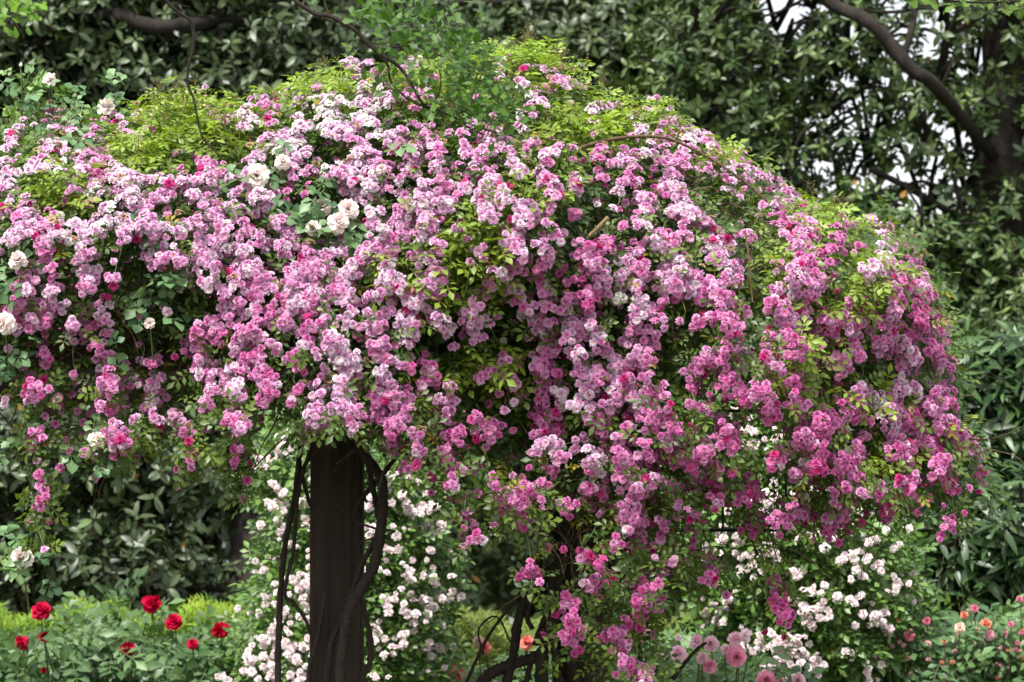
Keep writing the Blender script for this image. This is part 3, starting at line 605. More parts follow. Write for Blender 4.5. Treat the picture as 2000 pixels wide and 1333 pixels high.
def cluster_geo(gg, pos, nrm, R, tone, Y):
    """a truss of double blossoms on a dome facing nrm; R in metres"""
    fr = .0180 * Y / 9.6
    n = max(1, int(round((R / (fr * .92)) ** 2 * .92)))
    n = min(n, 20)
    i = np.arange(n)
    if n == 1: rad = np.zeros(1)
    else: rad = (R - fr * .55) * np.sqrt((i + .35) / n)
    a = i * 2.39996 + rng.uniform(0, 6.28)
    f = frames(nrm[None], rng.normal(size=(1, 3)))[0]
    u = rad * np.cos(a) + rng.normal(0, fr * .12, n); w = rad * np.sin(a) + rng.normal(0, fr * .12, n)
    q = np.clip(np.hypot(u, w) / max(R, 1e-4), 0, 1)
    d = -R * .55 * q ** 2 + rng.normal(0, fr * .25, n)
    p = pos + u[:, None] * f[:, 0] + w[:, None] * f[:, 1] + d[:, None] * f[:, 2]
    out = unit(nrm[None] + 1.0 * q[:, None] * (unit(u[:, None] * f[:, 0] + w[:, None] * f[:, 1])) + rng.normal(0, .22, (n, 3)))
    base = np.clip(tone / 8.3 + .02, 0, 1.05)
    ag = base + rng.normal(0, .085, n)
    ag[rng.random(n) < .022] = .02
    ag[rng.random(n) < .06] += .25
    if tone < 7: ag = np.minimum(ag, .86)
    col = age_col(ag) * rng.uniform(.9, 1.08, (n, 1))
    sz = fr * rng.uniform(.82, 1.18, n)
    scatter(gg, FLOWERS, p, out, sz, col)
    return p

order = np.argsort(-CR * (1 + .2 * rng.random(len(CR))))
counts = [0, 0]
rest = [Geo(), Geo()]
flower_pts = []
for ci in order:
    w = rose_parent(CX[ci])
    R = CR[ci] * mpp(CYd[ci]) * 1.27
    inside = 0 < CX[ci] < 2000 and 0 < CY[ci] < 1333
    if counts[w] < 100 and inside:
        gg = Geo(); cluster_geo(gg, CPOS[ci], CN[ci], R, CT[ci], CYd[ci])
        gg.build("flower_cluster", M['petal'], ramblers[w], origin=CPOS[ci]); counts[w] += 1
    else:
        cluster_geo(rest[w], CPOS[ci], CN[ci], R, CT[ci], CYd[ci])

# small single blossoms filling between, and the back of the canopy that one sees from the side
nf = 2100
fx = rng.uniform(0, 1900, nf * 3); k = rng.integers(0, len(CX), nf * 3)
fx = CX[k] + rng.normal(0, 26, nf * 3); fy = CY[k] + rng.normal(0, 26, nf * 3)
ok = (fy > top(fx) + 8) & (rng.random(nf * 3) > field(HOLES, fx, fy)) & (rng.random(nf * 3) > .85 * field(FRESH, fx, fy)) & (fx < 1920)
fx, fy, k = fx[ok][:nf], fy[ok][:nf], k[ok][:nf]
fYd = front_Y(fx, fy) + rng.uniform(-.07, .12, len(fx))
fp = P(fx, fy, fYd); fn = unit(front_N(fx, fy) + rng.normal(0, .45, (len(fx), 3)))
fc = age_col(CT[k] / 8.5 + rng.normal(-.05, .14, len(fx)))
lft = fx < SPLIT
scatter(rest[0], FLOWERS, fp[lft], fn[lft], .0165 * rng.uniform(.8, 1.15, lft.sum()), fc[lft])
scatter(rest[1], FLOWERS, fp[~lft], fn[~lft], .0165 * rng.uniform(.8, 1.15, (~lft).sum()), fc[~lft])
nb = 260
for q in range(nb):
    px = rng.uniform(-350, 1800); Yb = rng.uniform(10.7, 11.7)
    Yt = float(front_Y(px, top(px) + 4))
    zt = P(px, top(px) + 25, Yt)[2] - .12 - .22 * (Yb - Yt) ** 2 * .5
    x = P(px, 600, Yt)[0]
    cluster_geo(rest[rose_parent(px)], np.array([x, Yb, zt]), unit(np.array([0, .25 * (Yb - Yt), 1.])), rng.uniform(.02, .05), rng.uniform(4, 8), 9.6)
# buds on fine stalks and spent brownish blossoms among the trusses
kk = rng.integers(0, len(CX), 620); an = rng.uniform(0, 6.283, 620)
bxp = CX[kk] + np.cos(an) * CR[kk] * 1.35; byp = CY[kk] + np.sin(an) * CR[kk] * 1.35
bp = P(bxp, byp, CYd[kk] - .01); bn = unit(np.stack([np.cos(an), rng.normal(-.3, .3, 620), -np.sin(an) + .2], -1))
for w, s in ((0, bxp < SPLIT), (1, bxp >= SPLIT)):
    q_ = s & (an < 4.2); rest[w].inst(BUD, frames(bn[q_]), rng.uniform(.007, .012, q_.sum()), bp[q_], age_col(rng.uniform(0, .4, q_.sum())))
    q_ = s & (an >= 4.2); scatter(rest[w], FLOWERS, bp[q_] + np.array([0, .02, 0]), bn[q_], rng.uniform(.012, .017, q_.sum()), np.array([.42, .27, .17]) * rng.uniform(.7, 1.3, (q_.sum(), 1)))
# beyond the left edge of the frame
for q in range(120):
    px = rng.uniform(-380, -15); py = rng.uniform(250, 850)
    Yd = float(front_Y(px, py))
    cluster_geo(rest[0], P(px, py, Yd), front_N(px, py), rng.uniform(.02, .05), rng.uniform(3, 8), 9.6)
for w in (0, 1):
    o = rest[w].build("flower_cluster", M['petal'], ramblers[w]); o['kind'] = "stuff"

# ---------------------------------------------------------------- rambler leaves
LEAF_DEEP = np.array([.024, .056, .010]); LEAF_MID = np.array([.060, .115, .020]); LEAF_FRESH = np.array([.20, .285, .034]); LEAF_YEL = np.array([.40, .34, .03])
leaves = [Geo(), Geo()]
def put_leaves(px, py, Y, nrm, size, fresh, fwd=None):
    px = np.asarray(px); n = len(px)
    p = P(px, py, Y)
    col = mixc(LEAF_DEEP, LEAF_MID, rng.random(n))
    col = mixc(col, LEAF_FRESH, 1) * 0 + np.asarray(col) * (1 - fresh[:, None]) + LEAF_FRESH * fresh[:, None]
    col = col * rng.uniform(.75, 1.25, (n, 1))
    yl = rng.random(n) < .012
    col[yl] = LEAF_YEL * rng.uniform(.5, 1, (yl.sum(), 1))
    if fwd is None:
        fwd = rng.normal(size=(n, 3)) + np.array([0, -.3, -.35])
    for w, s in ((0, px < SPLIT), (1, px >= SPLIT)):
        scatter(leaves[w], SPRAYS, p[s], nrm[s], size[s], col[s], fwd[s])

def zone(n, x0=-380, x1=1960):
    px = rng.uniform(x0, x1, n); py = rng.uniform(60, 1100, n)
    return px, py
# 1 the leafy skin just behind the blossom
px, py = zone(16500)
ok = (py > top(px) + 6) & (py < solid(px) + rng.normal(0, 14, len(px)))
ok &= rng.random(len(px)) > field(HOLES, px, py)
px, py = px[ok], py[ok]
d = rng.exponential(.10, len(px)) + .03
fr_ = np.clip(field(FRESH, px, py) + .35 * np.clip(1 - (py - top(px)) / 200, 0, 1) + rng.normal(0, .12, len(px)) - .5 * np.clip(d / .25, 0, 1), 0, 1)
nr = unit(front_N(px, py) * .9 + np.array([0, 0, .5]) + rng.normal(0, .55, (len(px), 3)))
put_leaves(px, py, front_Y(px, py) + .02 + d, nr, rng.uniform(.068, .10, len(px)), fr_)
# 2 deep fill inside the mass
px, py = zone(9000)
ok = (py > top(px) + 26) & (py < solid(px) - 10)
ok &= rng.random(len(px)) > 1.0 * field(HOLES, px, py)
px, py = px[ok], py[ok]
nr = unit(rng.normal(0, 1, (len(px), 3)) + np.array([0, -.3, .6]))
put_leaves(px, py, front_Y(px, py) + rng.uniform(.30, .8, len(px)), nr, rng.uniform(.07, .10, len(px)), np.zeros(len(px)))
px, py = zone(12000)
ok = (py > top(px) + 60) & (py < np.minimum(solid(px), 760) + 10)
px, py = px[ok], py[ok]
nr = unit(rng.normal(0, 1, (len(px), 3)) + np.array([0, -.3, .6]))
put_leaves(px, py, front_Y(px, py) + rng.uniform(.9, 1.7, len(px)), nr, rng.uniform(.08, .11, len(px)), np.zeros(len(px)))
# 3 fresh shoots standing proud, and rising over the outline
px, py = [], []
for (x, y, rx, ry) in FRESH:
    n = int(rx * ry / 80)
    px.append(rng.normal(x, rx * .55, n)); py.append(rng.normal(y, ry * .55, n))
px = np.concatenate(px); py = np.concatenate(py)
ok = (py > top(px) - 14)
px, py = px[ok], py[ok]
nr = unit(front_N(px, py) * .5 + np.array([0, -.1, .9]) + rng.normal(0, .4, (len(px), 3)))
fw = rng.normal(size=(len(px), 3)) + np.array([0, -.4, .35])
put_leaves(px, py, front_Y(px, np.maximum(py, top(px) + 4)) + rng.uniform(-.09, .03, len(px)), nr, rng.uniform(.068, .105, len(px)), np.clip(rng.normal(.85, .15, len(px)), 0, 1), fw)
# long young shoots rising clear of the blossom
shoot_pts = []
for (x, y, k_) in [(350, 190, 14), (300, 210, 8), (400, 200, 6), (640, 140, 9), (1040, 95, 12), (1010, 100, 8), (960, 110, 6), (1090, 108, 6), (1180, 175, 6), (1240, 205, 5), (120, 350, 8), (1600, 400, 9), (1680, 425, 4), (1420, 280, 4), (1130, 240, 6), (930, 430, 6), (930, 520, 6), (270, 270, 8), (780, 520, 4), (1030, 360, 4), (820, 130, 6), (1330, 230, 4), (570, 175, 5), (430, 215, 5), (1840, 830, 4), (1560, 690, 4)]:
    for _ in range((k_ + 1) // 2):
        sx = x + rng.normal(0, 26); sy = y + rng.uniform(4, 34)
        sy = max(sy, float(top(sx)) + 12)
        Ys = float(front_Y(sx, sy)) - .06
        b0 = P(sx, sy, Ys); d0 = unit(np.array([rng.normal(0, .45), rng.normal(-.35, .25), 1.])); L_ = rng.uniform(.03, .085)
        shoot_pts.append((b0, b0 + d0 * L_ * .6, b0 + d0 * L_ + np.array([d0[0] * .04, -.03, -.01]), sx))
for b0, b1, b2, sx in shoot_pts:
    n = 5; t = np.linspace(.1, 1, n)[:, None]
    pos = b0 * (1 - t) ** 2 + 2 * b1 * t * (1 - t) + b2 * t ** 2
    a_ = rng.uniform(0, 6.28) + np.arange(n) * 2.4
    fw = np.stack([np.cos(a_), np.sin(a_) * .8 - .2, np.full(n, .35)], -1)
    col = LEAF_FRESH * np.array([1.0, 1.05, 1.0]) * rng.uniform(.8, 1.15, (n, 1))
    scatter(leaves[0 if sx < SPLIT else 1], SPRAYS, pos, unit(rng.normal(0, .3, (n, 3)) + np.array([0, -.3, 1])), rng.uniform(.055, .075, n), col, fw)
# 4 collars of leaves round the trusses
rep = rng.integers(0, 4, len(CX)) + (CY > solid(CX)) * 2
rep = np.where(rng.random(len(CX)) < field(HOLES, CX, CY), rep // 3, rep)
idx = np.repeat(np.arange(len(CX)), rep)
an = rng.uniform(0, 6.283, len(idx))
px = CX[idx] + np.cos(an) * CR[idx] * rng.uniform(.5, 1.15, len(idx)); py = CY[idx] + np.sin(an) * CR[idx] * rng.uniform(.5, 1.15, len(idx))
nr = unit(front_N(px, py) * .8 + np.array([0, 0, .35]) + rng.normal(0, .4, (len(px), 3)))
fw = np.stack([np.cos(an), rng.normal(0, .3, len(an)) - .2, -np.sin(an)], -1)
fr_ = np.clip(.22 + .7 * field(FRESH, px, py) + rng.normal(0, .15, len(px)), 0, 1)
put_leaves(px, py, CYd[idx] + rng.uniform(.03, .09, len(px)), nr, rng.uniform(.055, .09, len(px)), fr_, fw)
# 5 top and back of the canopy
n = 2900
px = rng.uniform(-380, 1850, n); Yt = front_Y(px, top(px) + 6); Yb = rng.uniform(0, 1, n) * 1.15
p = P(px, top(px) + 14, Yt)
p[:, 1] += Yb; p[:, 2] -= .09 + .11 * Yb ** 2 + rng.exponential(.05, n)
nr = unit(np.array([0, .1, 1.]) + rng.normal(0, .45, (n, 3)))
col = mixc(LEAF_MID, LEAF_FRESH, np.clip(rng.normal(.45, .25, n), 0, 1))
for w, s in ((0, px < SPLIT), (1, px >= SPLIT)):
    scatter(leaves[w], SPRAYS, p[s], nr[s], rng.uniform(.06, .09, s.sum()), col[s], rng.normal(size=(s.sum(), 3)))

# ---------------------------------------------------------------- rambler stems
stems = [Geo(), Geo()]; twigs = [Geo(), Geo()]; buds = [Geo(), Geo()]
# green stems joining each truss to one above it
for i in range(len(CX)):
    dx = CX - CX[i]; dy = CY - CY[i]
    m_ = (dy < -6) & (dy > -120) & (abs(dx) < 70)
    if not m_.any(): continue
    j = np.where(m_)[0][np.argmin(np.hypot(dx[m_] * 1.3, dy[m_]))]
    a = CPOS[j] + np.array([0, .025, 0]); b = CPOS[i] + np.array([0, .025, 0])
    c = (a + b) / 2 + rng.normal(0, .012, 3) + np.array([0, .01, 0])
    w = rose_parent(CX[i])
    tube(stems[w], [a, c, b], [.0022, .0016], 4, rng.uniform(.7, 1.2, 3), 0, 4)
# trailing ends below the last trusses, with small leaves
ends = [(75, 1000, 58, 880), (88, 1075, 70, 990), (66, 1060, 75, 985), (376, 930, 372, 880), (374, 905, 372, 850), (470, 960, 462, 880), (478, 985, 470, 900), (1840, 1035, 1846, 960), (1870, 1010, 1850, 950), (1526, 1110, 1450, 990), (1500, 1170, 1480, 1060), (1535, 1190, 1545, 1120), (1385, 1140, 1320, 1080), (1310, 1120, 1290, 1060), (1600, 1010, 1598, 930), (930, 1060, 1000, 1000), (985, 1010, 900, 950), (1060, 1095, 1062, 1020), (1080, 960, 990, 935), (1195, 1290, 1200, 1120), (1240, 1330, 1215, 1180), (1110, 1260, 1180, 1150), (1290, 1190, 1215, 1130), (1340, 960, 1330, 880), (1915, 905, 1850, 850), (140, 880, 160, 800)]
for (x1, y1, x0, y0) in ends:
    Yd = float(front_Y(x1, min(y1, 900))) + rng.uniform(-.05, .12)
    w = rose_parent(x1)
    n = 4
    q = [P(x0 + (x1 - x0) * t ** 1.3 + rng.normal(0, 4), y0 + (y1 - y0) * t, Yd) for t in np.linspace(0, 1, n)]
    tube(stems[w], q, [.0028, .0013], 4, (1, 1, 1), 0, 5)
    L = int(np.hypot(x1 - x0, y1 - y0) / 9) + 3
    t = rng.random(L)
    lx = x0 + (x1 - x0) * t ** 1.3 + rng.normal(0, 6, L); ly = y0 + (y1 - y0) * t + rng.normal(0, 6, L)
    put_leaves(lx, ly, np.full(L, Yd), unit(rng.normal(0, .5, (L, 3)) + np.array([0, -.8, .6])), rng.uniform(.04, .065, L), np.clip(rng.normal(.4, .2, L), 0, 1), rng.normal(size=(L, 3)) + np.array([0, -.2, -.3]))
# the leafy spill before the corner post
for (x, y, rx, ry, n) in [(1245, 1180, 50, 50, 50), (1190, 1280, 80, 50, 40), (1230, 1235, 60, 50, 40), (1010, 965, 80, 22, 26), (1110, 985, 40, 20, 10), (1150, 940, 60, 20, 12), (1290, 1090, 40, 40, 14), (1360, 1130, 40, 20, 10), (1265, 1080, 26, 80, 18)]:
    lx = rng.normal(x, rx * .6, n); ly = rng.normal(y, ry * .6, n)
    put_leaves(lx, ly, 9.85 + rng.uniform(-.12, .15, n), unit(rng.normal(0, .45, (n, 3)) + np.array([0, -.6, .8])), rng.uniform(.06, .085, n), np.clip(rng.normal(.36, .2, n), 0, 1))
# thin half-open curtain on the right, between solid mass and outline
px, py = zone(7000, 850, 1930)
ok = (py > solid(px) - 20) & (py < bot(px) + rng.normal(0, 10, len(px)))
ok &= rng.random(len(px)) > .25 + .6 * field(HOLES, px, py)
px, py = px[ok], py[ok]
n = min(len(px), 480); px, py = px[:n], py[:n]
put_leaves(px, py, front_Y(px, py) + rng.uniform(.03, .5, n), unit(front_N(px, py) + rng.normal(0, .5, (n, 3)) + np.array([0, 0, .5])), rng.uniform(.045, .075, n), np.clip(.3 + .6 * field(FRESH, px, py) + rng.normal(0, .15, n), 0, 1))
px, py = zone(900, -300, 850)
ok = (py > solid(px) - 20) & (py < bot(px) - 5) & (rng.random(len(px)) > .35 + .7 * field(HOLES, px, py))
px, py = px[ok], py[ok]
put_leaves(px, py, front_Y(px, py) + rng.uniform(.0, .4, len(px)), unit(front_N(px, py) + rng.normal(0, .5, (len(px), 3)) + np.array([0, 0, .5])), rng.uniform(.05, .08, len(px)), np.clip(.15 + rng.normal(0, .12, len(px)), 0, 1))

for b0, b1, b2, sx in shoot_pts:
    tube(stems[0 if sx < SPLIT else 1], [b0 - np.array([0, 0, .04]), b1, b2], [.002, .0012], 4, (1.6, 1.7, 1.), 0, 3)
# dry twigs inside
def wander(p, d, L, n, jit):
    q = [p]
    for _ in range(n):
        d = unit(d + rng.normal(0, jit, 3)); p = p + d * L / n; q.append(p)
    return np.array(q)
for (x, y, rx, ry, s) in HOLES:
    for _ in range(int(10 + rx * ry * s / 130)):
        a, bb = rng.normal(x, rx * .8), rng.normal(y, ry * .8)
        if bb < top(a) + 25: continue
        p = P(a, bb, float(front_Y(a, bb)) + rng.uniform(.06, .4))
        dr = unit(np.array([rng.normal(0, .6), rng.normal(0, .25), rng.normal(-.4, .8)]))
        r = rng.choice([.0009, .0013, .0022])
        tube(twigs[rose_parent(a)], wander(p, dr, rng.uniform(.1, .32), 5, .3), [r, r * .6], 4, rng.uniform(.5, 1.5) * np.array([1, 1, 1]), 0, 3)
for _ in range(420):
    a = rng.uniform(-200, 1880); t_ = top(a)
    bb = rng.uniform(t_ + 60, bot(a) + 20)
    p = P(a, bb, float(front_Y(a, bb)) + rng.uniform(.05, .5))
    dr = unit(np.array([rng.normal(0, .5), rng.normal(0, .25), rng.normal(-.8, .5)]))
    r = rng.choice([.001, .0016, .003])
    tube(twigs[rose_parent(a)], wander(p, dr, rng.uniform(.15, .45), 5, .22), [r, r * .6], 4, rng.uniform(.4, 1.2) * np.array([1, 1, 1]), 0, 3)
# named canes in the canopy: arching cane and cut cane
def pix_tube(g_, pts, rpx, Y, sides=7, col=(1, 1, 1), k=6, rough=.04, dY=0.):
    Ys = [Y + dY * i for i in range(len(pts))]
    q = np.array([P(x, y, yy) for (x, y), yy in zip(pts, Ys)])
    rp = np.atleast_1d(rpx) * mpp(Y)
    tube(g_, q, rp if len(rp) > 1 else [rp[0], rp[0]], sides, col, 0, k, rough)
pix_tube(twigs[1], [(1125, 293), (1170, 278), (1230, 268), (1300, 270), (1370, 300), (1440, 345), (1500, 395)], [4.5, 3, 2.4], 9.75, col=(.8, .7, .6))
pix_tube(twigs[1], [(1150, 463), (1170, 443), (1188, 425)], [4.5, 4.5], 9.42, col=(2.0, 2.1, 1.4))
pix_tube(twigs[0], [(150, 515), (250, 640), (270, 690)], [1.6, 1.2], 9.45, col=(1.6, 1.6, 1.0))
pix_tube(twigs[0], [(220, 605), (255, 625), (290, 650)], [1.6, 1.2], 9.42, col=(1.6, 1.6, 1.0))
pix_tube(twigs[1], [(1455, 450), (1462, 500), (1465, 540), (1470, 590)], [2, 1.6], 9.6, col=(1.2, 1, .8))
pix_tube(twigs[0], [(600, 905), (640, 850), (700, 790)], [2, 1.4], 9.7, col=(.5, .5, .4))
pix_tube(twigs[0], [(495, 915), (540, 870), (585, 830), (640, 770)], [1.6, 1.2], 9.7, col=(.4, .5, .3))
pix_tube(twigs[1], [(1410, 803), (1440, 760), (1480, 740), (1530, 735)], [1.8, 1.2], 9.9, col=(.5, .5, .4))
for k in range(14):   # the thin shoots of the bare fan at the right
    x0 = 1560 + rng.uniform(-25, 60); y0 = 860 + rng.uniform(-20, 30)
    pix_tube(twigs[1], [(x0, y0), (x0 + rng.uniform(-10, 40), y0 - 70), (x0 + rng.uniform(-30, 110), y0 - rng.uniform(120, 200))], [1.5, .8], 10.0 + rng.uniform(-.1, .2), 5, (.45, .42, .35))

canes = [[], []]
def cane(w, pts, rpx, Y, dY=0., col=(1, 1, 1)):
    g_ = Geo(); pix_tube(g_, pts, rpx, Y, 9, col, 14, .13, dY)
    g_.build("cane", M['cane'], ramblers[w])
cane(0, [(620, 800), (589, 866), (575, 978), (557, 1062), (547, 1181), (543, 1333), (545, 1640), (590, 2010)], [4.5, 6, 6.5], 9.72)
cane(0, [(625, 830), (610, 873), (592, 922), (580, 982), (573, 1076), (556, 1157), (575, 1180), (597, 1212), (606, 1240)], [4.5, 4, 3.5], 9.70)
cane(0, [(585, 905), (592, 936), (602, 975), (611, 996)], [4, 4], 9.73)
cane(0, [(635, 1150), (628, 1210), (617, 1262), (603, 1333), (595, 1600), (620, 2010)], [4, 5, 6], 9.70)
cane(0, [(680, 790), (706, 873), (727, 908), (745, 936), (748, 975), (745, 1024), (734, 1094), (713, 1139), (691, 1174), (679, 1210), (671, 1255), (664, 1333), (655, 1600), (640, 2010)], [9, 11, 9.5], 9.62)
cane(0, [(820, 830), (773, 894), (748, 926), (720, 957), (706, 978), (690, 1010)], [4.5, 5], 9.72)
cane(0, [(700, 830), (716, 895), (726, 940), (734, 985), (742, 1020)], [6, 5.5], 9.68)
cane(0, [(745, 1015), (730, 1062), (712, 1092), (697, 1132), (683, 1181), (667, 1218), (650, 1251), (640, 1333), (630, 1640), (640, 2010)], [5, 6, 7], 9.66)
cane(0, [(700, 1160), (713, 1199), (724, 1251), (720, 1304), (706, 1345), (690, 1600), (690, 2010)], [4.5, 6, 6], 9.69)
cane(0, [(655, 980), (690, 1015), (725, 1030), (755, 1035), (773, 1038)], [1.6, 2.4, 1.6], 9.62)
cane(0, [(773, 1038), (745, 1050), (713, 1056), (700, 1070)], [1.5, 1.8], 9.68)
for pts, r_ in [([(700, 700), (760, 740), (850, 800), (930, 870), (1010, 960), (1060, 1010)], [7, 5, 4]), ([(870, 900), (900, 920), (945, 955), (975, 985), (1010, 1000)], [3, 3]),
                ([(660, 780), (740, 760), (900, 740), (1050, 760)], [8, 6]), ([(640, 760), (560, 700), (420, 660), (200, 600), (-200, 560)], [7, 6, 5])]:
    cane(0, pts, r_, 9.85)
# old stems round the corner post
for pts, r_ in [([(930, 1345), (965, 1312), (1000, 1298), (1040, 1285), (1062, 1262), (1075, 1200), (1080, 1100), (1070, 1000), (1080, 880)], [12, 10, 8]),
                ([(985, 1345), (1000, 1290), (1015, 1200), (1045, 1120), (1060, 1040), (1050, 960), (1100, 860)], [10, 8, 7]),
                ([(1068, 2000), (1062, 1600), (1058, 1400), (1058, 1260), (1066, 1245)], [15, 13]),
                ([(1025, 1345), (1045, 1260), (1070, 1190), (1090, 1130), (1100, 1040)], [6, 5]),
                ([(1040, 1230), (1030, 1200), (1050, 1150), (1090, 1100)], [5, 4]),
                ([(945, 1280), (935, 1230), (970, 1205), (1000, 1260), (1040, 1330)], [2, 1.6]),
                ([(905, 1345), (950, 1250), (985, 1200), (1030, 1150)], [3.5, 2.5]),
                ([(1100, 1345), (1088, 1300), (1082, 1240), (1095, 1180), (1090, 1100)], [8, 7]),
                ([(1130, 1345), (1120, 1300), (1105, 1262), (1095, 1200)], [8, 6]),
                ([(1230, 1200), (1250, 1270), (1245, 1330), (1250, 1600)], [4, 4]),
                ([(1235, 1150), (1225, 1060), (1240, 980), (1225, 900)], [7, 5]),
                ([(1090, 960), (1085, 900), (1110, 820), (1150, 760)], [8, 6]),
                ([(1450, 1010), (1470, 1060), (1500, 1120), (1530, 1170)], [2, 1.6]),
                ([(1310, 1333), (1330, 1305), (1360, 1270), (1380, 1255)], [5, 2.5])]:
    cane(1, pts, r_, 10.12)

# seedy bare sprays above the blossom
def sprig(g_, gb, x, y, h, Y, n=9):
    base = P(x, y, Y)
    tipd = unit(np.array([rng.normal(0, .3), 0, 1.]))
    tube(g_, [base, base + tipd * h * .5, base + tipd * h], [.0014, .001], 4, (1.3, 1.25, .7), 0, 3)
    for _ in range(n):
        t = rng.uniform(.4, 1)
        p = base + tipd * h * t
        e = p + unit(rng.normal(0, .7, 3) + np.array([0, 0, .8])) * h * rng.uniform(.2, .4)
        tube(g_, [p, (p + e) / 2 + rng.normal(0, .002, 3), e], [.0009, .0007], 4, (1.3, 1.25, .7), 0, 2)
        gb.inst(BUD, frames((e - p)[None]), np.array([rng.uniform(.006, .009)]), e[None], np.array([[.30, .24, .11]]))
spots = [(340, 195), (355, 180), (320, 200), (300, 205), (630, 130), (1010, 95), (1100, 130), (1110, 110), (1180, 165), (1020, 90), (1600, 400), (1640, 395), (1650, 400), (950, 500), (970, 490), (1230, 250), (760, 170), (430, 270), (450, 260), (980, 190), (880, 250), (1650, 620), (1760, 730), (990, 780), (360, 230), (300, 250)]
for (x, y) in spots:
    for _ in range(2):
        sx = x + rng.normal(0, 14); sy = max(y + rng.normal(12, 10), top(sx) + 6)
        w = rose_parent(sx)
        sprig(twigs[w], buds[w], sx, sy, rng.uniform(.05, .10), float(front_Y(sx, sy + 6)) - rng.uniform(0, .06))
for w in (0, 1):
    leaves[w].build("foliage", M['rose_leaf'], ramblers[w])
    stems[w].build("green_stem", M['green_stem'], ramblers[w])
    o = twigs[w].build("twig", M['twig'], ramblers[w]); o['kind'] = "stuff"
    o = buds[w].build("bud", M['petal'], ramblers[w]); o['kind'] = "stuff"

# ---------------------------------------------------------------- pergola
perg = thing("pergola", "dark weathered timber pergola buried under pink roses, its front post bare below", "pergola")
def post(pxc, Y, hw, ztop, wname="post"):
    g_ = Geo(); x = float(P(pxc, 1000, Y)[0])
    prism(g_, (x - hw, Y - hw, -.2), (x + hw, Y + hw, ztop), .007, seg=30, wob=.0006)
    return g_.build(wname, M['timber'], perg)
bx0, bx1 = float(P(-700, 700, 9.95)[0]), float(P(1300, 700, 10.0)[0])
zb = float(P(200, 722, 9.88)[2])
post(659, 9.95, .086, zb)
post(1137, 10.25, .102, zb)
post(-560, 9.95, .086, zb); post(659, 11.7, .086, zb)
for Yb, nm in ((9.95, 1), (11.7, 1)):
    g_ = Geo(); prism(g_, (bx0, Yb - .07, zb + .002), (bx1, Yb + .07, zb + .19), .006, axis=0, seg=8)
    g_.build("beam", M['timber'], perg)
for k, x in enumerate(np.linspace(bx0 + .15, bx1 - .1, 11)):
    g_ = Geo(); prism(g_, (x - .022, 9.55, zb + .193), (x + .022, 11.95, zb + .32), .004, axis=1, seg=4)
    g_.build("rafter", M['timber'], perg)
# thin iron frame hung from the beam end that carries the outer growth
for px_, Yq in ((1535, 10.05), (1412, 10.05), (1590, 11.6)):
    g_ = Geo(); pix_tube(g_, [(px_, 1040), (px_, 900), (px_, 760), (px_ - 2, 600)], [2.4, 2.4], Yq, 8, rough=0)
    g_.build("hanging_rod", M['iron'], perg)
for py_ in (803, 1036):
    g_ = Geo(); pix_tube(g_, [(1195, py_ + 2), (1300, py_), (1412, py_), (1535, py_)], [3.4, 3.4], 10.07, 8, rough=0)
    g_.build("rail", M['iron'], perg)

# ---------------------------------------------------------------- the large white climbing rose among the pink
wr = thing("climbing_rose", "white climbing rose with large blush blooms and blue-green leaves threaded through the pink rambler", "climbing rose")
wl_, ws_ = Geo(), Geo()
W_IVORY = np.array([.93, .88, .84])
for e in BIGWHITE.split(';'):
    x, y, r = map(float, e.split())
    Y = float(front_Y(x, max(y, top(x) + 5))) - .13
    if y > 850: Y = 9.3
    p = P(x, y, Y); R = r * mpp(Y) * .93
    nr = unit(np.array([rng.normal(.1, .25), -1, .35 + rng.normal(0, .2)]))
    if y < top(x): nr = unit(np.array([.1, -.45, 1.]))
    g_ = Geo()
    if r < 11:
        g_.inst(BUD, frames(np.array([[.15, -.2, 1.]])), np.array([R * 1.3]), p[None], W_IVORY[None])
        g_.build("bud", M['white_petal'], wr, origin=p)
    else:
        c_ = W_IVORY * rng.uniform(.95, 1.05)
        sc_ = np.array([[R, R, R * 1.25]])
        g_.inst(BIG_ROSES[rng.integers(4)], frames(nr[None]), sc_, p[None], c_[None])
        g_.build("bloom", M['white_petal'], wr, origin=p)
    q = p + np.array([0, .03, -.05])
    n = 6 if r > 15 else 3
    tube(ws_, [p, p + np.array([.005, .01, -.05]), q + np.array([rng.normal(0, .03), .05, -.12])], [.0022, .003], 5, (1, 1, 1))
    lp = p + rng.normal(0, 1, (n, 3)) * np.array([.065, .015, .05]) + np.array([0, .02, -.03])
    scatter(wl_, ROUND_SPRAYS, lp, unit(rng.normal(0, .35, (n, 3)) + np.array([0, -.7, .7])), rng.uniform(.08, .12, n), mixc((.055, .125, .05), (.12, .21, .085), rng.random(n)), rng.normal(size=(n, 3)) + np.array([0, -.2, -.1]))
for (x, y, rx, ry, n) in [(120, 245, 50, 20, 12), (560, 420, 45, 22, 18), (600, 480, 30, 20, 8), (330, 530, 34, 26, 12), (300, 590, 34, 24, 9), (20, 540, 30, 30, 7), (300, 420, 30, 20, 6), (15, 700, 40, 30, 5), (10, 1070, 26, 22, 6), (60, 800, 60, 40, 8), (10, 880, 30, 30, 4), (190, 270, 40, 20, 8)]:
    lx = rng.normal(x, rx * .6, n); ly = rng.normal(y, ry * .6, n)
    n = len(lx); Y = front_Y(lx, np.maximum(ly, top(lx) + 4)) - rng.uniform(.0, .06, n)
    scatter(wl_, ROUND_SPRAYS, P(lx, ly, Y), unit(rng.normal(0, .35, (n, 3)) + np.array([0, -.7, .7])), rng.uniform(.08, .12, n), mixc((.055, .125, .05), (.12, .21, .085), rng.random(n)), rng.normal(size=(n, 3)) + np.array([0, -.2, -.1]))
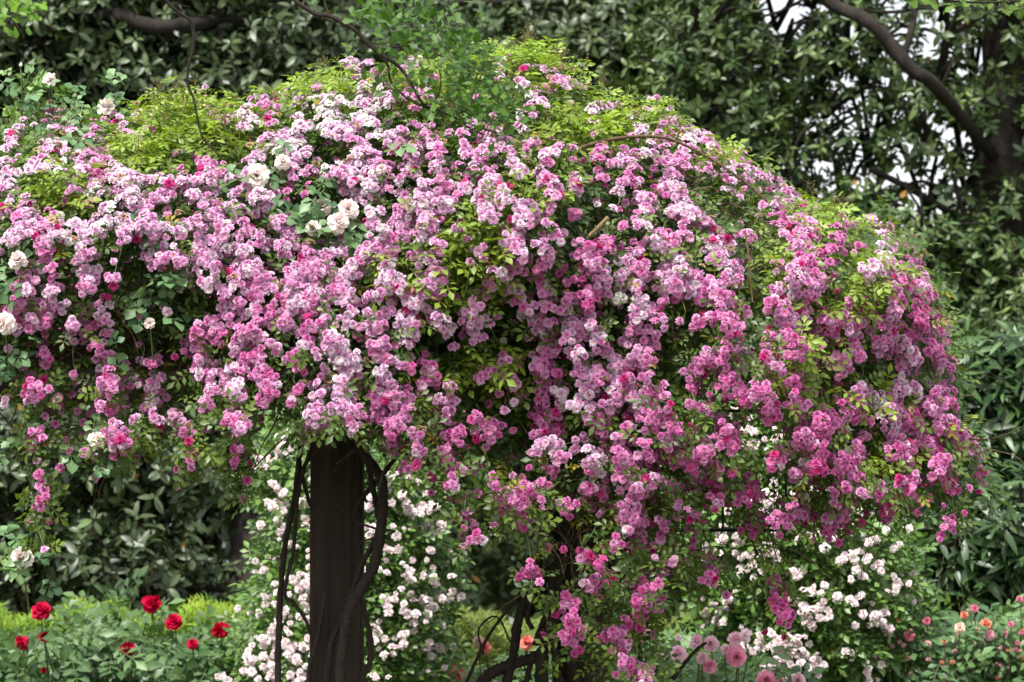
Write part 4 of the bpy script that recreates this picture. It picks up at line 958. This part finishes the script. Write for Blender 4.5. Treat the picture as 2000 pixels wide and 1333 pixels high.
# tall shoots over the left edge
for pts, yy in [([(52, 235), (47, 205), (42, 170), (40, 140)], 0), ([(42, 178), (52, 160), (57, 145)], 0), ([(105, 238), (97, 205), (96, 170), (98, 160)], 0), ([(138, 230), (141, 212), (146, 195)], 0), ([(50, 215), (35, 225), (12, 225)], 0), ([(205, 235), (200, 215)], 0), ([(192, 235), (193, 215), (196, 205)], 0), ([(0, 1085), (30, 1100), (42, 1095)], 0)]:
    pix_tube(ws_, pts, [1.7, 1.2], 10.35 if pts[0][1] < 500 else 9.5, 5)
    for (x, y) in pts:
        n = 3
        scatter(wl_, ROUND_SPRAYS, P(x + rng.normal(0, 9, n), y + rng.normal(6, 7, n), np.full(n, 10.33 if y < 500 else 9.5)), unit(rng.normal(0, .5, (n, 3)) + np.array([0, -.6, .5])), rng.uniform(.06, .09, n), mixc((.10, .19, .05), (.16, .26, .08), rng.random(n)), rng.normal(size=(n, 3)))
g_ = ws_
pix_tube(g_, [(690, 1990), (640, 1500), (700, 1000), (690, 800), (500, 600), (350, 450), (100, 400)], [5, 4, 3], 10.25)
wl_.build("foliage", M['white_rose_leaf'], wr); ws_.build("stem", M['green_stem'], wr)

# ---------------------------------------------------------------- rose pillars behind, with small white blooms
def pillar(label, tiles, Y, outline, density, iron):
    t = thing("rose_pillar", label, "rose bush", "white-flowered rose pillars behind the pergola")
    ol = np.array(outline, float)          # (y, x0, x1)
    gl, rest_, n100 = Geo(), Geo(), 0
    n = density
    ly = rng.uniform(ol[0, 0], 1520, n)
    x0 = np.interp(ly, ol[:, 0], ol[:, 1]); x1 = np.interp(ly, ol[:, 0], ol[:, 2])
    u = rng.uniform(-1, 1, n)
    lx = (x0 + x1) / 2 + (x1 - x0) / 2 * u + rng.normal(0, 10, n)
    hwm = (x1 - x0) / 2 * mpp(Y)
    dep = np.minimum(hwm, .7) * np.sqrt(np.clip(1 - u ** 2, 0, 1))
    yy = Y - dep * rng.choice([1, 1, 1, -1], n) + rng.exponential(.08, n)
    pos = P(lx, ly, yy)
    pos = pos[pos[:, 2] > .1]; n = len(pos)
    scatter(gl, SPRAYS, pos, unit(rng.normal(0, .5, (n, 3)) + np.array([0, -.5, .8])), rng.uniform(.09, .13, n), mixc((.05, .11, .02), (.14, .25, .05), rng.random(n) ** 1.3), rng.normal(size=(n, 3)) + np.array([0, -.2, -.3]))
    # lower, down to the ground
    m_ = 500
    xx = P((ol[-1, 1] + ol[-1, 2]) / 2, 1300, Y)[0]; wd = (ol[-1, 2] - ol[-1, 1]) / 2 * mpp(Y)
    pos = np.stack([xx + rng.uniform(-wd, wd, m_), Y + rng.uniform(-.4, .4, m_), rng.uniform(.05, 1.2, m_)], -1)
    scatter(gl, SPRAYS, pos, unit(rng.normal(0, .5, (m_, 3)) + np.array([0, -.5, .8])), rng.uniform(.1, .14, m_), mixc((.05, .11, .02), (.12, .22, .05), rng.random(m_)), rng.normal(size=(m_, 3)))
    gl.build("foliage", M['shrub_leaf'], t)
    pts = []
    for (ox, oy), txt in tiles:
        for e in txt.split(';'):
            a, b_ = map(float, e.split()); pts.append((ox + a / 2.854, oy + b_ / 2.854))
    # faint small ones between
    for _ in range(int(len(pts) * .8)):
        y = rng.uniform(ol[0, 0] + 10, 1340); x = rng.uniform(np.interp(y, ol[:, 0], ol[:, 1]), np.interp(y, ol[:, 0], ol[:, 2])); pts.append((x, y, 1))
    for q in pts:
        x, y = q[0], q[1]; small = len(q) > 2
        cxm = (np.interp(y, ol[:, 0], ol[:, 1]) + np.interp(y, ol[:, 0], ol[:, 2])) / 2; hw = max(20, (np.interp(y, ol[:, 0], ol[:, 2]) - np.interp(y, ol[:, 0], ol[:, 1])) / 2)
        u = np.clip((x - cxm) / hw, -1, 1)
        Yb = Y - min(hw * mpp(Y), .7) * math.sqrt(1 - u * u) - .10
        p = P(x, y, Yb); n = 1 if small else rng.integers(1, 5)
        pp = p + rng.normal(0, 1, (n, 3)) * np.array([.024, .015, .022])
        tone = rng.random((n, 1))
        col = (np.array([.86, .83, .82]) * (1 - tone * .5) + np.array([.84, .68, .74]) * tone * .5)
        nr = unit(rng.normal(0, .4, (n, 3)) + np.array([0, -.9, .5]))
        sz = rng.uniform(.016, .027, n) * (.65 if small else 1)
        if n100 < 100 and not small:
            g_ = Geo(); scatter(g_, SMALL_WHITE, pp, nr, sz, col); g_.build("bloom_cluster", M['white_petal'], t, origin=p); n100 += 1
        else: scatter(rest_, SMALL_WHITE, pp, nr, sz, col)
    o = rest_.build("bloom_cluster", M['white_petal'], t); o['kind'] = "stuff"
    for (xa, ya, ra) in iron:
        g_ = Geo(); pix_tube(g_, [(xa, 1900), (xa, 1500), (xa, 1250), (xa, ya)], [ra, ra], Y, 8, rough=0)
        g_.build("support_post", M['iron'], t)
    return t
pillar("tall pillar rose with small white blooms directly behind the bare front post", WHITE_A, 13.4, [(800, 560, 640), (850, 520, 780), (900, 500, 850), (1000, 510, 865), (1100, 500, 880), (1200, 480, 885), (1290, 440, 870), (1345, 420, 860)], 3800, [(782, 1240, 5), (800, 1285, 4)])
pillar("spreading pillar rose with small white blooms below the right end of the pink rambler", WHITE_B, 13.2, [(780, 1400, 1560), (900, 1330, 1600), (1000, 1345, 1740), (1100, 1360, 1780), (1200, 1370, 1790), (1290, 1360, 1760), (1345, 1340, 1740)], 5600, [(1645, 1160, 4), (1655, 1290, 7)])

# iron garden seat ends glimpsed between the bushes
for (xq, lab) in ((800, "dark iron scrolled seat end behind the white pillar rose by the front post"), (1665, "dark iron scrolled seat end under the spreading white rose at the right")):
    t = thing("garden_seat", lab, "seat", "iron garden seats")
    Yq = 13.9 if xq < 1000 else 12.9
    zz = 1240 if xq < 1000 else 1300
    for s_ in (-25, 8):
        g_ = Geo(); pix_tube(g_, [(xq + s_, 1950), (xq + s_, 1500), (xq + s_, zz + 30)], [5, 4], Yq, 8, rough=0); g_.build("leg", M['iron'], t)
    g_ = Geo(); pix_tube(g_, [(xq - 32, zz + 38), (xq - 15, zz + 26), (xq + 8, zz + 28), (xq + 20, zz + 42), (xq + 16, zz + 58), (xq + 2, zz + 60), (xq - 3, zz + 48)], [5.5, 5, 3], Yq, 8, rough=0); g_.build("armrest", M['iron'], t)
    g_ = Geo(); c0 = P(xq, 1500, Yq); prism(g_, (c0[0] - .3, Yq - .05, .42), (c0[0] + .3, Yq + .4, .46), .006, axis=0, seg=2); g_.build("seat", M['iron'], t)

# ---------------------------------------------------------------- bush roses
def bush(name, label, cat, group, x0, x1, ytop, Y, n, leafcol, blooms, bcol, size=(.15, .21), mat='white_rose_leaf', temps=None, depth=.5, leaf_t_=SPRAYS):
    t = thing(name, label, cat, group)
    gl = Geo()
    n = int(n * .7)
    lx = rng.uniform(x0, x1, n)
    u = (lx - (x0 + x1) / 2) / ((x1 - x0) / 2)
    ly = ytop + 40 * np.abs(u) ** 3 + rng.normal(0, 14, n) * (rng.random(n) < .5) + (rng.random(n) ** 1.0) * (1520 - ytop)
    Yd = Y + rng.uniform(-depth, depth, n)
    pos = P(lx, ly, Yd); pos = pos[pos[:, 2] > .1]; n = len(pos)
    scatter(gl, leaf_t_, pos, unit(rng.normal(0, .4, (n, 3)) + np.array([0, -.5, .85])), rng.uniform(*size, n), mixc(leafcol[0], leafcol[1], rng.random(n)), rng.normal(size=(n, 3)) + np.array([0, -.3, -.1]))
    gl.build("foliage", M[mat], t)
    gs = Geo()
    for k in range(9):
        x = P(rng.uniform(x0 + 10, x1 - 10), 1300, Y)[0]; e = P(rng.uniform(x0, x1), ytop + rng.uniform(5, 60), Y + rng.uniform(-.3, .3))
        tube(gs, [(x, Y, -.02), ((x + e[0]) / 2 + rng.normal(0, .05), Y, e[2] * .5), e], [.008, .003], 5, (.8, .8, .8))
    for k, (x, y, r, ci) in enumerate(blooms):
        Yb = Y - depth * 1.0
        p = P(x, y, Yb); R = r * mpp(Yb) * (.80 if label.startswith('red') else 1.0)
        g_ = Geo()
        nr = unit(np.array([rng.normal(0, .4), -.8, .55 + rng.normal(0, .35)]))
        c_ = np.asarray(bcol[ci]) * rng.uniform(.92, 1.05)
        tm = BIG_ROSES[rng.integers(4)]
        g_.inst(tm, frames(nr[None]), np.array([[R, R, R * rng.uniform(.9, 1.5)]]), p[None], c_[None])
        g_.build("bloom", M['petal'], t, origin=p)
        tube(gs, [p, p + np.array([.01, .03, -.12]), p + np.array([rng.normal(0, .04), .12, -.35])], [.003, .004], 5, (1, 1, 1))
    gs.build("stem", M['green_stem'], t)
    return t
RL = ((.032, .078, .022), (.090, .165, .050))
red = [(.52, .003, .05), (.44, .003, .03), (.58, .008, .07)]
def rb(k): return [tuple(map(float, e.split())) + (int(rng.integers(3)),) for e in RED[k].split(';')]
bush("rose_bush", "red rose bush with three blooms at the far left behind the pergola", "rose bush", "red rose bushes", -120, 150, 1245, 13.6, 620, RL, rb(0), red)
bush("rose_bush", "red rose bush with three open blooms between the left one and the tree trunk", "rose bush", "red rose bushes", 130, 330, 1205, 13.9, 760, RL, rb(1), red)
bush("rose_bush", "red rose bush with its bright bloom level with the foot of the dark tree trunk", "rose bush", "red rose bushes", 320, 500, 1245, 13.7, 800, RL, rb(2), red)
def T(ox, oy, s): return [(ox + a / 2.854, oy + b / 2.854, r / 2.854, c) for a, b, r, c in s]
corals = [(.84, .33, .28), (.84, .52, .42), (.80, .62, .60), (.80, .36, .48), (.84, .76, .66)]
GL = ((.045, .10, .035), (.11, .20, .07))
bush("rose_bush", "coral rose bush between the front post and the thick old stems", "rose bush", "coral and pink rose bushes", 840, 1130, 1290, 14.2, 700, RL, T(650, 866, [(690, 1285, 52, 0), (810, 1110, 34, 4), (850, 1140, 38, 0), (1080, 1115, 45, 0), (1190, 1040, 32, 0)]), corals)
bush("rose_bush", "rose bush with white and coral blooms just right of the corner post", "rose bush", "coral and pink rose bushes", 1190, 1330, 1250, 13.0, 500, GL, T(650, 866, [(1730, 1035, 55, 4), (1710, 1080, 40, 0), (1830, 1200, 46, 4)]), corals)
pinks = [(.92, .50, .66), (.93, .74, .82), (.92, .88, .88)]
bush("rose_bush", "rose bush with large pale pink full blooms beside the rambler's lowest spray", "rose bush", "coral and pink rose bushes", 1280, 1560, 1284, 12.4, 420, GL, T(1300, 866, [(395, 1190, 66, 0), (385, 1095, 46, 1), (440, 1075, 40, 2), (255, 1120, 48, 1), (245, 1240, 46, 0), (75, 1175, 50, 1), (70, 1085, 20, 2), (170, 1110, 40, 1), (560, 1310, 55, 0), (740, 1325, 50, 1), (330, 1150, 30, 1), (205, 1200, 40, 1), (640, 1330, 35, 1)]), pinks)
mixb = [(.78, .30, .45), (.82, .38, .26), (.84, .74, .62), (.82, .55, .60)]
bl = T(1300, 866, [(1190, 1035, 34, 3), (1360, 1070, 36, 0), (1455, 990, 26, 0), (1300, 990, 18, 1), (1640, 1030, 34, 2)])
bush("rose_bush", "leafy rose bush with pink and cream blooms right of the spreading white pillar rose", "rose bush", "coral and pink rose bushes", 1690, 1860, 1215, 13.4, 1000, GL, bl + [(rng.uniform(1700, 1860), rng.uniform(1240, 1330), rng.uniform(3, 6), int(rng.integers(4))) for _ in range(26)], mixb)
bl = T(1300, 866, [(1720, 920, 26, 0), (1665, 960, 24, 1), (1785, 1010, 36, 1), (1805, 1070, 34, 3), (1975, 870, 20, 0), (1925, 1010, 20, 0), (1890, 1060, 20, 0), (1670, 1320, 36, 3)])
bush("rose_bush", "leafy rose bush with coral blooms in the lower right corner", "rose bush", "coral and pink rose bushes", 1850, 2080, 1200, 13.6, 1200, GL, bl + [(rng.uniform(1860, 2000), rng.uniform(1230, 1330), rng.uniform(3, 6), int(rng.integers(4))) for _ in range(26)], mixb)

# golden hedges
def hedge(label, x0, x1, ytop, Y, n, c0, c1):
    g_ = Geo()
    lx = rng.uniform(x0, x1, n); ly = ytop + 18 * np.sin(lx / 38.) + 10 * np.sin(lx / 13.) + rng.random(n) ** 1.5 * (1560 - ytop)
    pos = P(lx, ly, Y + rng.uniform(-.5, .5, n)); pos = pos[pos[:, 2] > .05]; n = len(pos)
    scatter(g_, SPIKES, pos, unit(rng.normal(0, .35, (n, 3)) + np.array([0, -.45, .9])), rng.uniform(.06, .10, n), mixc(c0, c1, rng.random(n)))
    tag(g_.build("hedge", M['needle']), label, "hedge")
hedge("low golden-green hedge behind the red rose bushes", -150, 500, 1222, 15.0, 8000, (.08, .17, .015), (.28, .38, .035))
hedge("low olive-green hedge behind the coral rose between the two posts", 780, 1350, 1235, 15.6, 6500, (.08, .12, .02), (.20, .25, .05))
hedge("low green hedge behind the rose bushes at the right edge", 1780, 2120, 1205, 15.2, 3600, (.07, .14, .02), (.17, .28, .04))

# ---------------------------------------------------------------- magnolias
def limb(g_, pts, r, k=6):
    tube(g_, np.asarray(pts, float), r, 10, (1, 1, 1), 0, k, .05)

def magnolia(label, Y, trunk_px, trunk_r, blobs, whorls, size, dark, limbs=(), gapf=None, trunk_top=6.0, lean=0.0):
    t = thing("magnolia_tree", label, "tree", "evergreen trees behind the garden")
    g_ = Geo(); x = float(P(trunk_px, 900, Y)[0])
    zs = np.linspace(-.1, trunk_top, 7)
    limb(g_, [(x + .06 * math.sin(z * 1.3), Y + lean * min(max((z - 1.6) / 2.4, 0), 1), z) for z in zs], np.linspace(trunk_r * 1.15, trunk_r * .6, 5))
    g_.build("trunk", M['bark'], t)
    for pts, r in limbs:
        g_ = Geo(); q = np.array([P(a, b, Y2 - (.45 if a > 1400 and b < 250 else 0)) for a, b, Y2 in pts]); limb(g_, q, np.array(r) * mpp(Y)); g_.build("limb", M['bark'], t)
    gl, gb = Geo(), Geo()
    for (bx, by, bY, br) in blobs:
        c = P(bx, by, bY); n = int(whorls * (br / .8) ** 2)
        d = unit(rng.normal(size=(n, 3)) * np.array([1, 1, .8]))
        d[:, 2] = np.where(rng.random(n) < .6, np.abs(d[:, 2]), d[:, 2])
        rad = br * rng.uniform(.45, 1.05, n) * (1 + .22 * np.sin(d[:, 0] * 5 + bx) * np.cos(d[:, 2] * 4 + by))
        pos = c + d * rad[:, None] * np.array([1.15, .9, .75])
        if gapf is not None:
            pos_ok = gapf(pos); pos, d = pos[pos_ok], d[pos_ok]; n = len(pos)
        pos_ok = pos[:, 2] > .4; pos, d = pos[pos_ok], d[pos_ok]; n = len(pos)
        if n == 0: continue
        nr = unit(d * .8 + np.array([0, -.25, .55]) + rng.normal(0, .3, (n, 3)))
        col = mixc(dark[0], dark[1], rng.random(n) ** 1.2) * np.array([1.04, .97, .90]) * rng.uniform(.62, 1.45)
        rs = rng.random(n) < .02
        scatter(gl, [MAG_ONE], pos[rs] + nr[rs] * .03, unit(rng.normal(0, 1, (rs.sum(), 3)) + np.array([0, -.8, 0])), size * .9, np.array([.40, .21, .05]) * rng.uniform(.5, 1.1, (rs.sum(), 1)))
        scatter(gl, MAG_WHORLS, pos, nr, size * rng.uniform(.8, 1.15, n), col)
        # twigs that carry the clump
        for _ in range(3):
            e = c + unit(rng.normal(size=3)) * br * .8
            tube(gb, [c + np.array([0, .3, -.5 * br]), (c + e) / 2 + rng.normal(0, .05, 3), e], [.02, .006], 5, (1, 1, 1), 0, 3)
    gl.build("crown", M['magnolia_leaf'], t); o = gb.build("twig", M['bark'], t); o['kind'] = "stuff"
    return t

def grid_blobs(x0, x1, y0, y1, Y, step, br, jy=.8, skip=None):
    out = []
    for yy in np.arange(y0, y1, step):
        for xx in np.arange(x0, x1, step):
            a = xx + rng.normal(0, step * .3); b = yy + rng.normal(0, step * .3)
            if skip is not None and rng.random() < skip(a, b): continue
            out.append((a, b, Y + rng.uniform(-jy, jy), br * rng.uniform(.75, 1.2)))
    return out
def pix_of(pos):
    dx, dy, dz = pos[:, 0], pos[:, 1], pos[:, 2] - CAM_Z
    f = dy * CP + dz * SP; u = -dy * SP + dz * CP
    return 1000 + dx / f * LENS / 36 * 2000, 666.5 - u / f * LENS / 36 * 2000
DARK1 = ((.028, .050, .020), (.072, .115, .048))
DARK2 = ((.034, .062, .025), (.092, .140, .060))
hid = lambda a, b: .0 if not (330 < b < 760 and 60 < a < 1750 and b > top(a) + 140) else .75
lower = lambda a, b: .0
def gaps(pos):
    x, y = pix_of(pos)
    s = np.sin(x / 21. + 1.3 * np.sin(y / 33.)) * np.sin(y / 18. + 1.1 * np.sin(x / 27.)) + .6 * np.sin(x / 47. + y / 61.)
    thin = np.clip((x - 1380) / 250, 0, 1) * np.clip((560 - y) / 200, 0, 1)
    big = np.zeros(len(x))
    for (a, b_, r) in ((1530, 25, 42), (1545, 50, 22), (1620, 10, 20), (1920, 105, 26), (1945, 70, 20), (1955, 260, 16), (1850, 40, 20), (1885, 145, 16), (1745, 60, 14), (1960, 35, 16), (1815, 95, 15), (1500, 5, 20), (1810, 235, 14), (1840, 400, 14), (1780, 350, 14), (1840, 470, 12), (1700, 250, 10), (1590, 190, 8), (1470, 130, 9), (1740, 290, 12), (1770, 300, 12), (1690, 120, 12), (1665, 60, 14)):
        big = np.maximum(big, (np.hypot(x - a, y - b_) < r + 2).astype(float))
    return (rng.random(len(x)) > thin * (.28 + .50 * (s > .2))) & (big < .5)
def specks(pos):
    x, y = pix_of(pos)
    s = np.sin(x / 23. + 1.7 * np.sin(y / 17.)) * np.sin(y / 13. + 1.9 * np.sin(x / 19.))
    return ~((s > .80) & (y < 280))
magnolia("great magnolia at the left whose lit skirt hangs beside the dark trunk", 16.5, 484, .17,
    grid_blobs(-250, 760, -200, 330, 18.0, 105, .62, .9, hid) + grid_blobs(-200, 520, 800, 1010, 17.0, 92, .5, .5) + [(60, 1120, 16.6, .42), (170, 1090, 16.6, .40), (270, 1110, 16.4, .42), (330, 1160, 16.6, .35), (40, 1180, 16.8, .3), (-60, 1100, 16.8, .5), (230, 1170, 16.8, .35), (560, 960, 18, .5), (640, 880, 18, .5)],
    290, .103, DARK1, gapf=specks, lean=2.3, limbs=[([(60, 95, 17.6), (190, 28, 17.4), (300, 52, 17.2), (380, 48, 17.3), (440, 42, 17.6), (600, 60, 18.0)], [14, 16, 12]), ([(0, 110, 17.3), (60, 95, 17.4)], [9, 8]), ([(482, 1120, 17.9), (430, 1150, 17.4), (330, 1110, 17.0), (280, 1050, 16.8), (270, 960, 16.8)], [12, 9, 6]), ([(280, 1055, 16.7), (320, 1050, 16.6), (360, 1025, 16.5)], [5, 3])])
magnolia("dense dark magnolia behind the highest part of the pink roses", 20.5, 1130, .24,
    grid_blobs(640, 1480, -180, 330, 20.5, 100, .66, 1.0, hid) + grid_blobs(640, 1420, 850, 1200, 20.5, 105, .6, .8), 280, .103, DARK2, gapf=gaps,
    limbs=[([(760, 15, 19.5), (900, 5, 19.5), (1100, 8, 19.6)], [7, 5])])
magnolia("tall open magnolia at the right with white sky showing through and a long slanting limb", 18.5, 1985, .27,
    grid_blobs(1380, 2250, -200, 720, 18.5, 88, .52, .6, lambda a, b: .0 if b < top(min(a, 1860)) + 150 else .7), 260, .090, ((.030, .065, .022), (.095, .15, .045)), gapf=gaps,
    limbs=[([(1590, -30, 18.0), (1625, 8, 18.0), (1700, 45, 17.9), (1745, 95, 17.9), (1785, 140, 17.9), (1830, 172, 18.0), (1962, 330, 18.5)], [12, 14, 12]), ([(1765, 112, 18), (1780, 60, 18), (1795, -20, 18.1)], [8, 6]), ([(1485, 34, 18.4), (1530, 20, 18.4), (1575, -5, 18.4)], [3, 3]), ([(1660, 20, 18.3), (1740, 24, 18.3), (1860, 12, 18.2), (2000, 20, 18.2)], [4, 3]), ([(1870, 60, 18.3), (1920, 30, 18.3), (1990, 10, 18.3)], [6, 5]), ([(1700, 330, 18.2), (1780, 370, 18.3), (1830, 400, 18.4), (1962, 470, 18.5)], [6, 7, 8]), ([(1690, 372, 18.2), (1740, 395, 18.3), (1810, 440, 18.4), (1962, 560, 18.5)], [5, 6, 7]), ([(1962, 560, 18.5), (1900, 470, 18.3), (1860, 340, 18.2)], [9, 6, 4])])
g2 = grid_blobs(1380, 2150, 520, 720, 21, 100, .6, .8, lambda a, b: .6 if a < 1750 else 0) + grid_blobs(1420, 2100, 980, 1180, 19.5, 100, .55, .8)
magnolia("low dark magnolia behind the laurel shrub at the right", 21.0, 2080, .2, g2, 150, .13, DARK1, gapf=gaps)

# distant wood behind everything
g_ = Geo()
n = 26000
fx = rng.uniform(-1900, 3900, n); fy = rng.uniform(-150, 1330, n)
sp_ = np.sin(fx / 23. + 1.7 * np.sin(fy / 17.)) * np.sin(fy / 13. + 1.9 * np.sin(fx / 19.))
okk = ~((sp_ > .7) & (fy < 280)) & ~((fx > 1330) & (fx < 2500) & (fy < 520) & (rng.random(n) < .985)) & (rng.random(n) > .35 * (fy < 300))
fx, fy = fx[okk], fy[okk]
Yf = rng.uniform(27, 33, len(fx))
pos = P(fx, fy, Yf); okk = pos[:, 2] > .2; pos = pos[okk]; n = len(pos)
scatter(g_, MAG_WHORLS, pos, unit(rng.normal(0, .5, (n, 3)) + np.array([0, -.6, .7])), rng.uniform(.3, .45, n), mixc((.020, .040, .014), (.05, .085, .03), rng.random(n)))
tag(g_.build("woodland", M['magnolia_leaf']), "dark woodland closing the view behind the garden trees", "woodland", kind="stuff")

# laurel-like shrubs at the right edge
def rhodo(label, blobs, Y):
    t = thing("laurel_shrub", label, "shrub", "laurel shrubs by the right edge")
    gl, gb = Geo(), Geo()
    for (x, y, r, n) in blobs:
        c = P(x, y, Y)
        d = unit(rng.normal(size=(n, 3)) + np.array([0, -.4, .3]))
        pos = c + d * r * rng.uniform(.5, 1, (n, 1))
        scatter(gl, RHODO_WHORLS, pos, unit(d * .6 + np.array([0, -.35, .8]) + rng.normal(0, .2, (n, 3))), rng.uniform(.14, .19, n), mixc((.014, .036, .010), (.048, .098, .024), rng.random(n)))
        base = np.array([P(x, 1200, Y)[0], Y + .1, 0.])
        for _ in range(3):
            tube(gb, [base, (base + c) / 2 + rng.normal(0, .08, 3), c + rng.normal(0, .1, 3)], [.02, .008], 6)
    gl.build("foliage", M['magnolia_leaf'], t); gb.build("stem", M['bark'], t)
rhodo("upper laurel shrub with lance-shaped leaves under the big right-hand trunk", [(1900, 760, .26, 46), (1970, 740, .26, 46), (1935, 830, .3, 50), (2030, 800, .3, 40), (1880, 850, .22, 34), (1985, 900, .3, 44), (1900, 940, .25, 30), (2060, 900, .3, 30)], 14.8)
rhodo("lower laurel shrub with starry leaf rosettes right of the hanging pink tip", [(1960, 1010, .26, 30), (1900, 1040, .22, 22), (1840, 1060, .2, 18), (1975, 1090, .22, 24), (2040, 1060, .3, 30), (1880, 1120, .22, 18), (1800, 1090, .16, 10)], 14.2)

# ---------------------------------------------------------------- overhanging branches near the viewer
def over(label, Y, limbs_, blobs, leafsize, c0, c1, mat='branch_leaf'):
    t = thing("overhanging_branch", label, "branch", "branches hanging into view from above")
    gs, gl = Geo(), Geo()
    for pts, r in limbs_:
        pix_tube(gs, pts, r, Y, 7, (.8, .8, .8), 6, .05, rng.uniform(-.01, .01))
    gs.build("twig", M['cane'], t)
    if len(blobs) > 10:      # unseen bough leaves, added above the view to shade the branch
        n = 900
        p = np.array([-.75, Y - .3, 4.75]) + rng.normal(0, 1, (n, 3)) * np.array([.5, .35, .28])
        p = p[p[:, 2] > 4.25]; n = len(p)
        scatter(gl, [OVAL], p, unit(rng.normal(0, .5, (n, 3)) + np.array([0, 0, .8])), leafsize * 1.5, mixc(c0, c1, rng.random(n)))
    for (x, y, rx, ry, n) in blobs:
        n = int(n * .8); lx = rng.normal(x, rx * .55, n); ly = rng.normal(y, ry * .55, n)
        p = P(lx, ly, Y + rng.uniform(-.22, .22, n))
        scatter(gl, [OVAL], p, unit(rng.normal(0, .5, (n, 3)) + np.array([0, -.8, .6])), leafsize * 1.3 * rng.uniform(.6, 1.1, n), mixc(c0, c1, rng.random(n)), rng.normal(size=(n, 3)) + np.array([0, 0, -.1]))
        for k in range(n // 3):   # petioles to short twiglets
            tube(gl, [p[k], p[k] + rng.normal(0, .012, 3), p[k] + rng.normal(0, .03, 3)], [.0012, .0009], 4, (.05, .05, .03), 0, 2)
    if blobs: gl.build("foliage", M[mat], t)
L3 = lambda s: [(600 + x / 3.333, y / 3.333) for x, y in s]
over("arching dark branch with many small rounded leaves hanging over the top of the pink roses", 8.0,
    [([(540, -40), (575, 0)] + L3([(0, 60), (60, 95), (150, 110), (300, 190), (400, 290), (500, 370), (580, 420), (650, 500), (700, 590), (760, 680), (850, 720), (950, 760), (1050, 830), (1150, 880)]), [4.5, 4.6, 3.2, 1.6]),
     (L3([(400, 290), (480, 325), (550, 310), (700, 300), (760, 320)]), [2.6, 1.4]), (L3([(500, 370), (530, 450), (540, 520), (600, 600), (700, 670), (800, 710)]), [2.8, 1.8]),
     (L3([(850, 720), (900, 690), (960, 640), (990, 600)]), [1.8, 1.2]), (L3([(810, 690), (860, 600), (868, 500), (850, 430)]), [1.4, 1]), (L3([(760, 320), (900, 380), (1030, 440), (1200, 430)]), [1.4, 1]),
     (L3([(950, 750), (1080, 700), (1200, 640), (1350, 600)]), [1.6, 1]), (L3([(1000, 790), (1150, 840), (1300, 880), (1400, 900)]), [1.4, .8]), (L3([(150, 110), (120, 40), (100, -60)]), [2.4, 2]),
     (L3([(300, 190), (290, 110), (200, 20), (160, -80)]), [1.4, 1]), (L3([(700, 300), (720, 200), (690, 90), (700, -60)]), [1.4, 1.8])],
    [(730, 30, 50, 30, 60), (800, 45, 50, 40, 70), (860, 90, 60, 45, 90), (790, 100, 50, 40, 50), (900, 60, 40, 40, 40), (930, 120, 45, 40, 60), (890, 150, 60, 35, 70), (840, 190, 50, 30, 40), (950, 190, 50, 40, 70), (1000, 190, 40, 30, 40), (970, 235, 60, 25, 50), (900, 215, 50, 25, 40), (770, 160, 40, 25, 20), (760, 20, 60, 25, 40), (830, 10, 60, 20, 30)], .029,
    (.030, .080, .008), (.070, .155, .014))
over("bare thin twig hanging down the left side before the fresh green shoots", 7.6,
    [([(300, -60), (325, 0), (350, 26), (374, 44), (378, 90), (368, 130), (367, 165), (378, 192), (386, 232), (396, 270), (420, 296), (432, 310)], [3.0, 3.2, 2.4, 1.5]), ([(396, 272), (420, 280), (445, 283), (470, 296)], [1.6, .9]), ([(330, 5), (350, 10), (372, 14)], [1.2, .8])], [], .02, (.05, .1, .02), (.1, .2, .03))
over("leafy branch tip poking into the top left corner", 7.4,
    [([(-60, -30), (0, 10), (40, 30), (78, 22)], [2.4, 1.2]), ([(0, 10), (30, 45), (40, 60)], [1.2, .8])], [(20, 15, 35, 22, 46), (60, 15, 25, 20, 24), (22, 48, 20, 8, 8)], .027, (.06, .13, .012), (.13, .25, .02))
over("dark leafy fringe hanging along the top right edge", 8.2,
    [([(1700, -40), (1800, -10), (1900, 5), (2040, 0)], [3, 2])], [(1880, -4, 70, 14, 50), (1980, 10, 40, 16, 30), (1800, -6, 40, 10, 20), (1750, -10, 60, 10, 20)], .03, (.05, .10, .012), (.10, .18, .02))
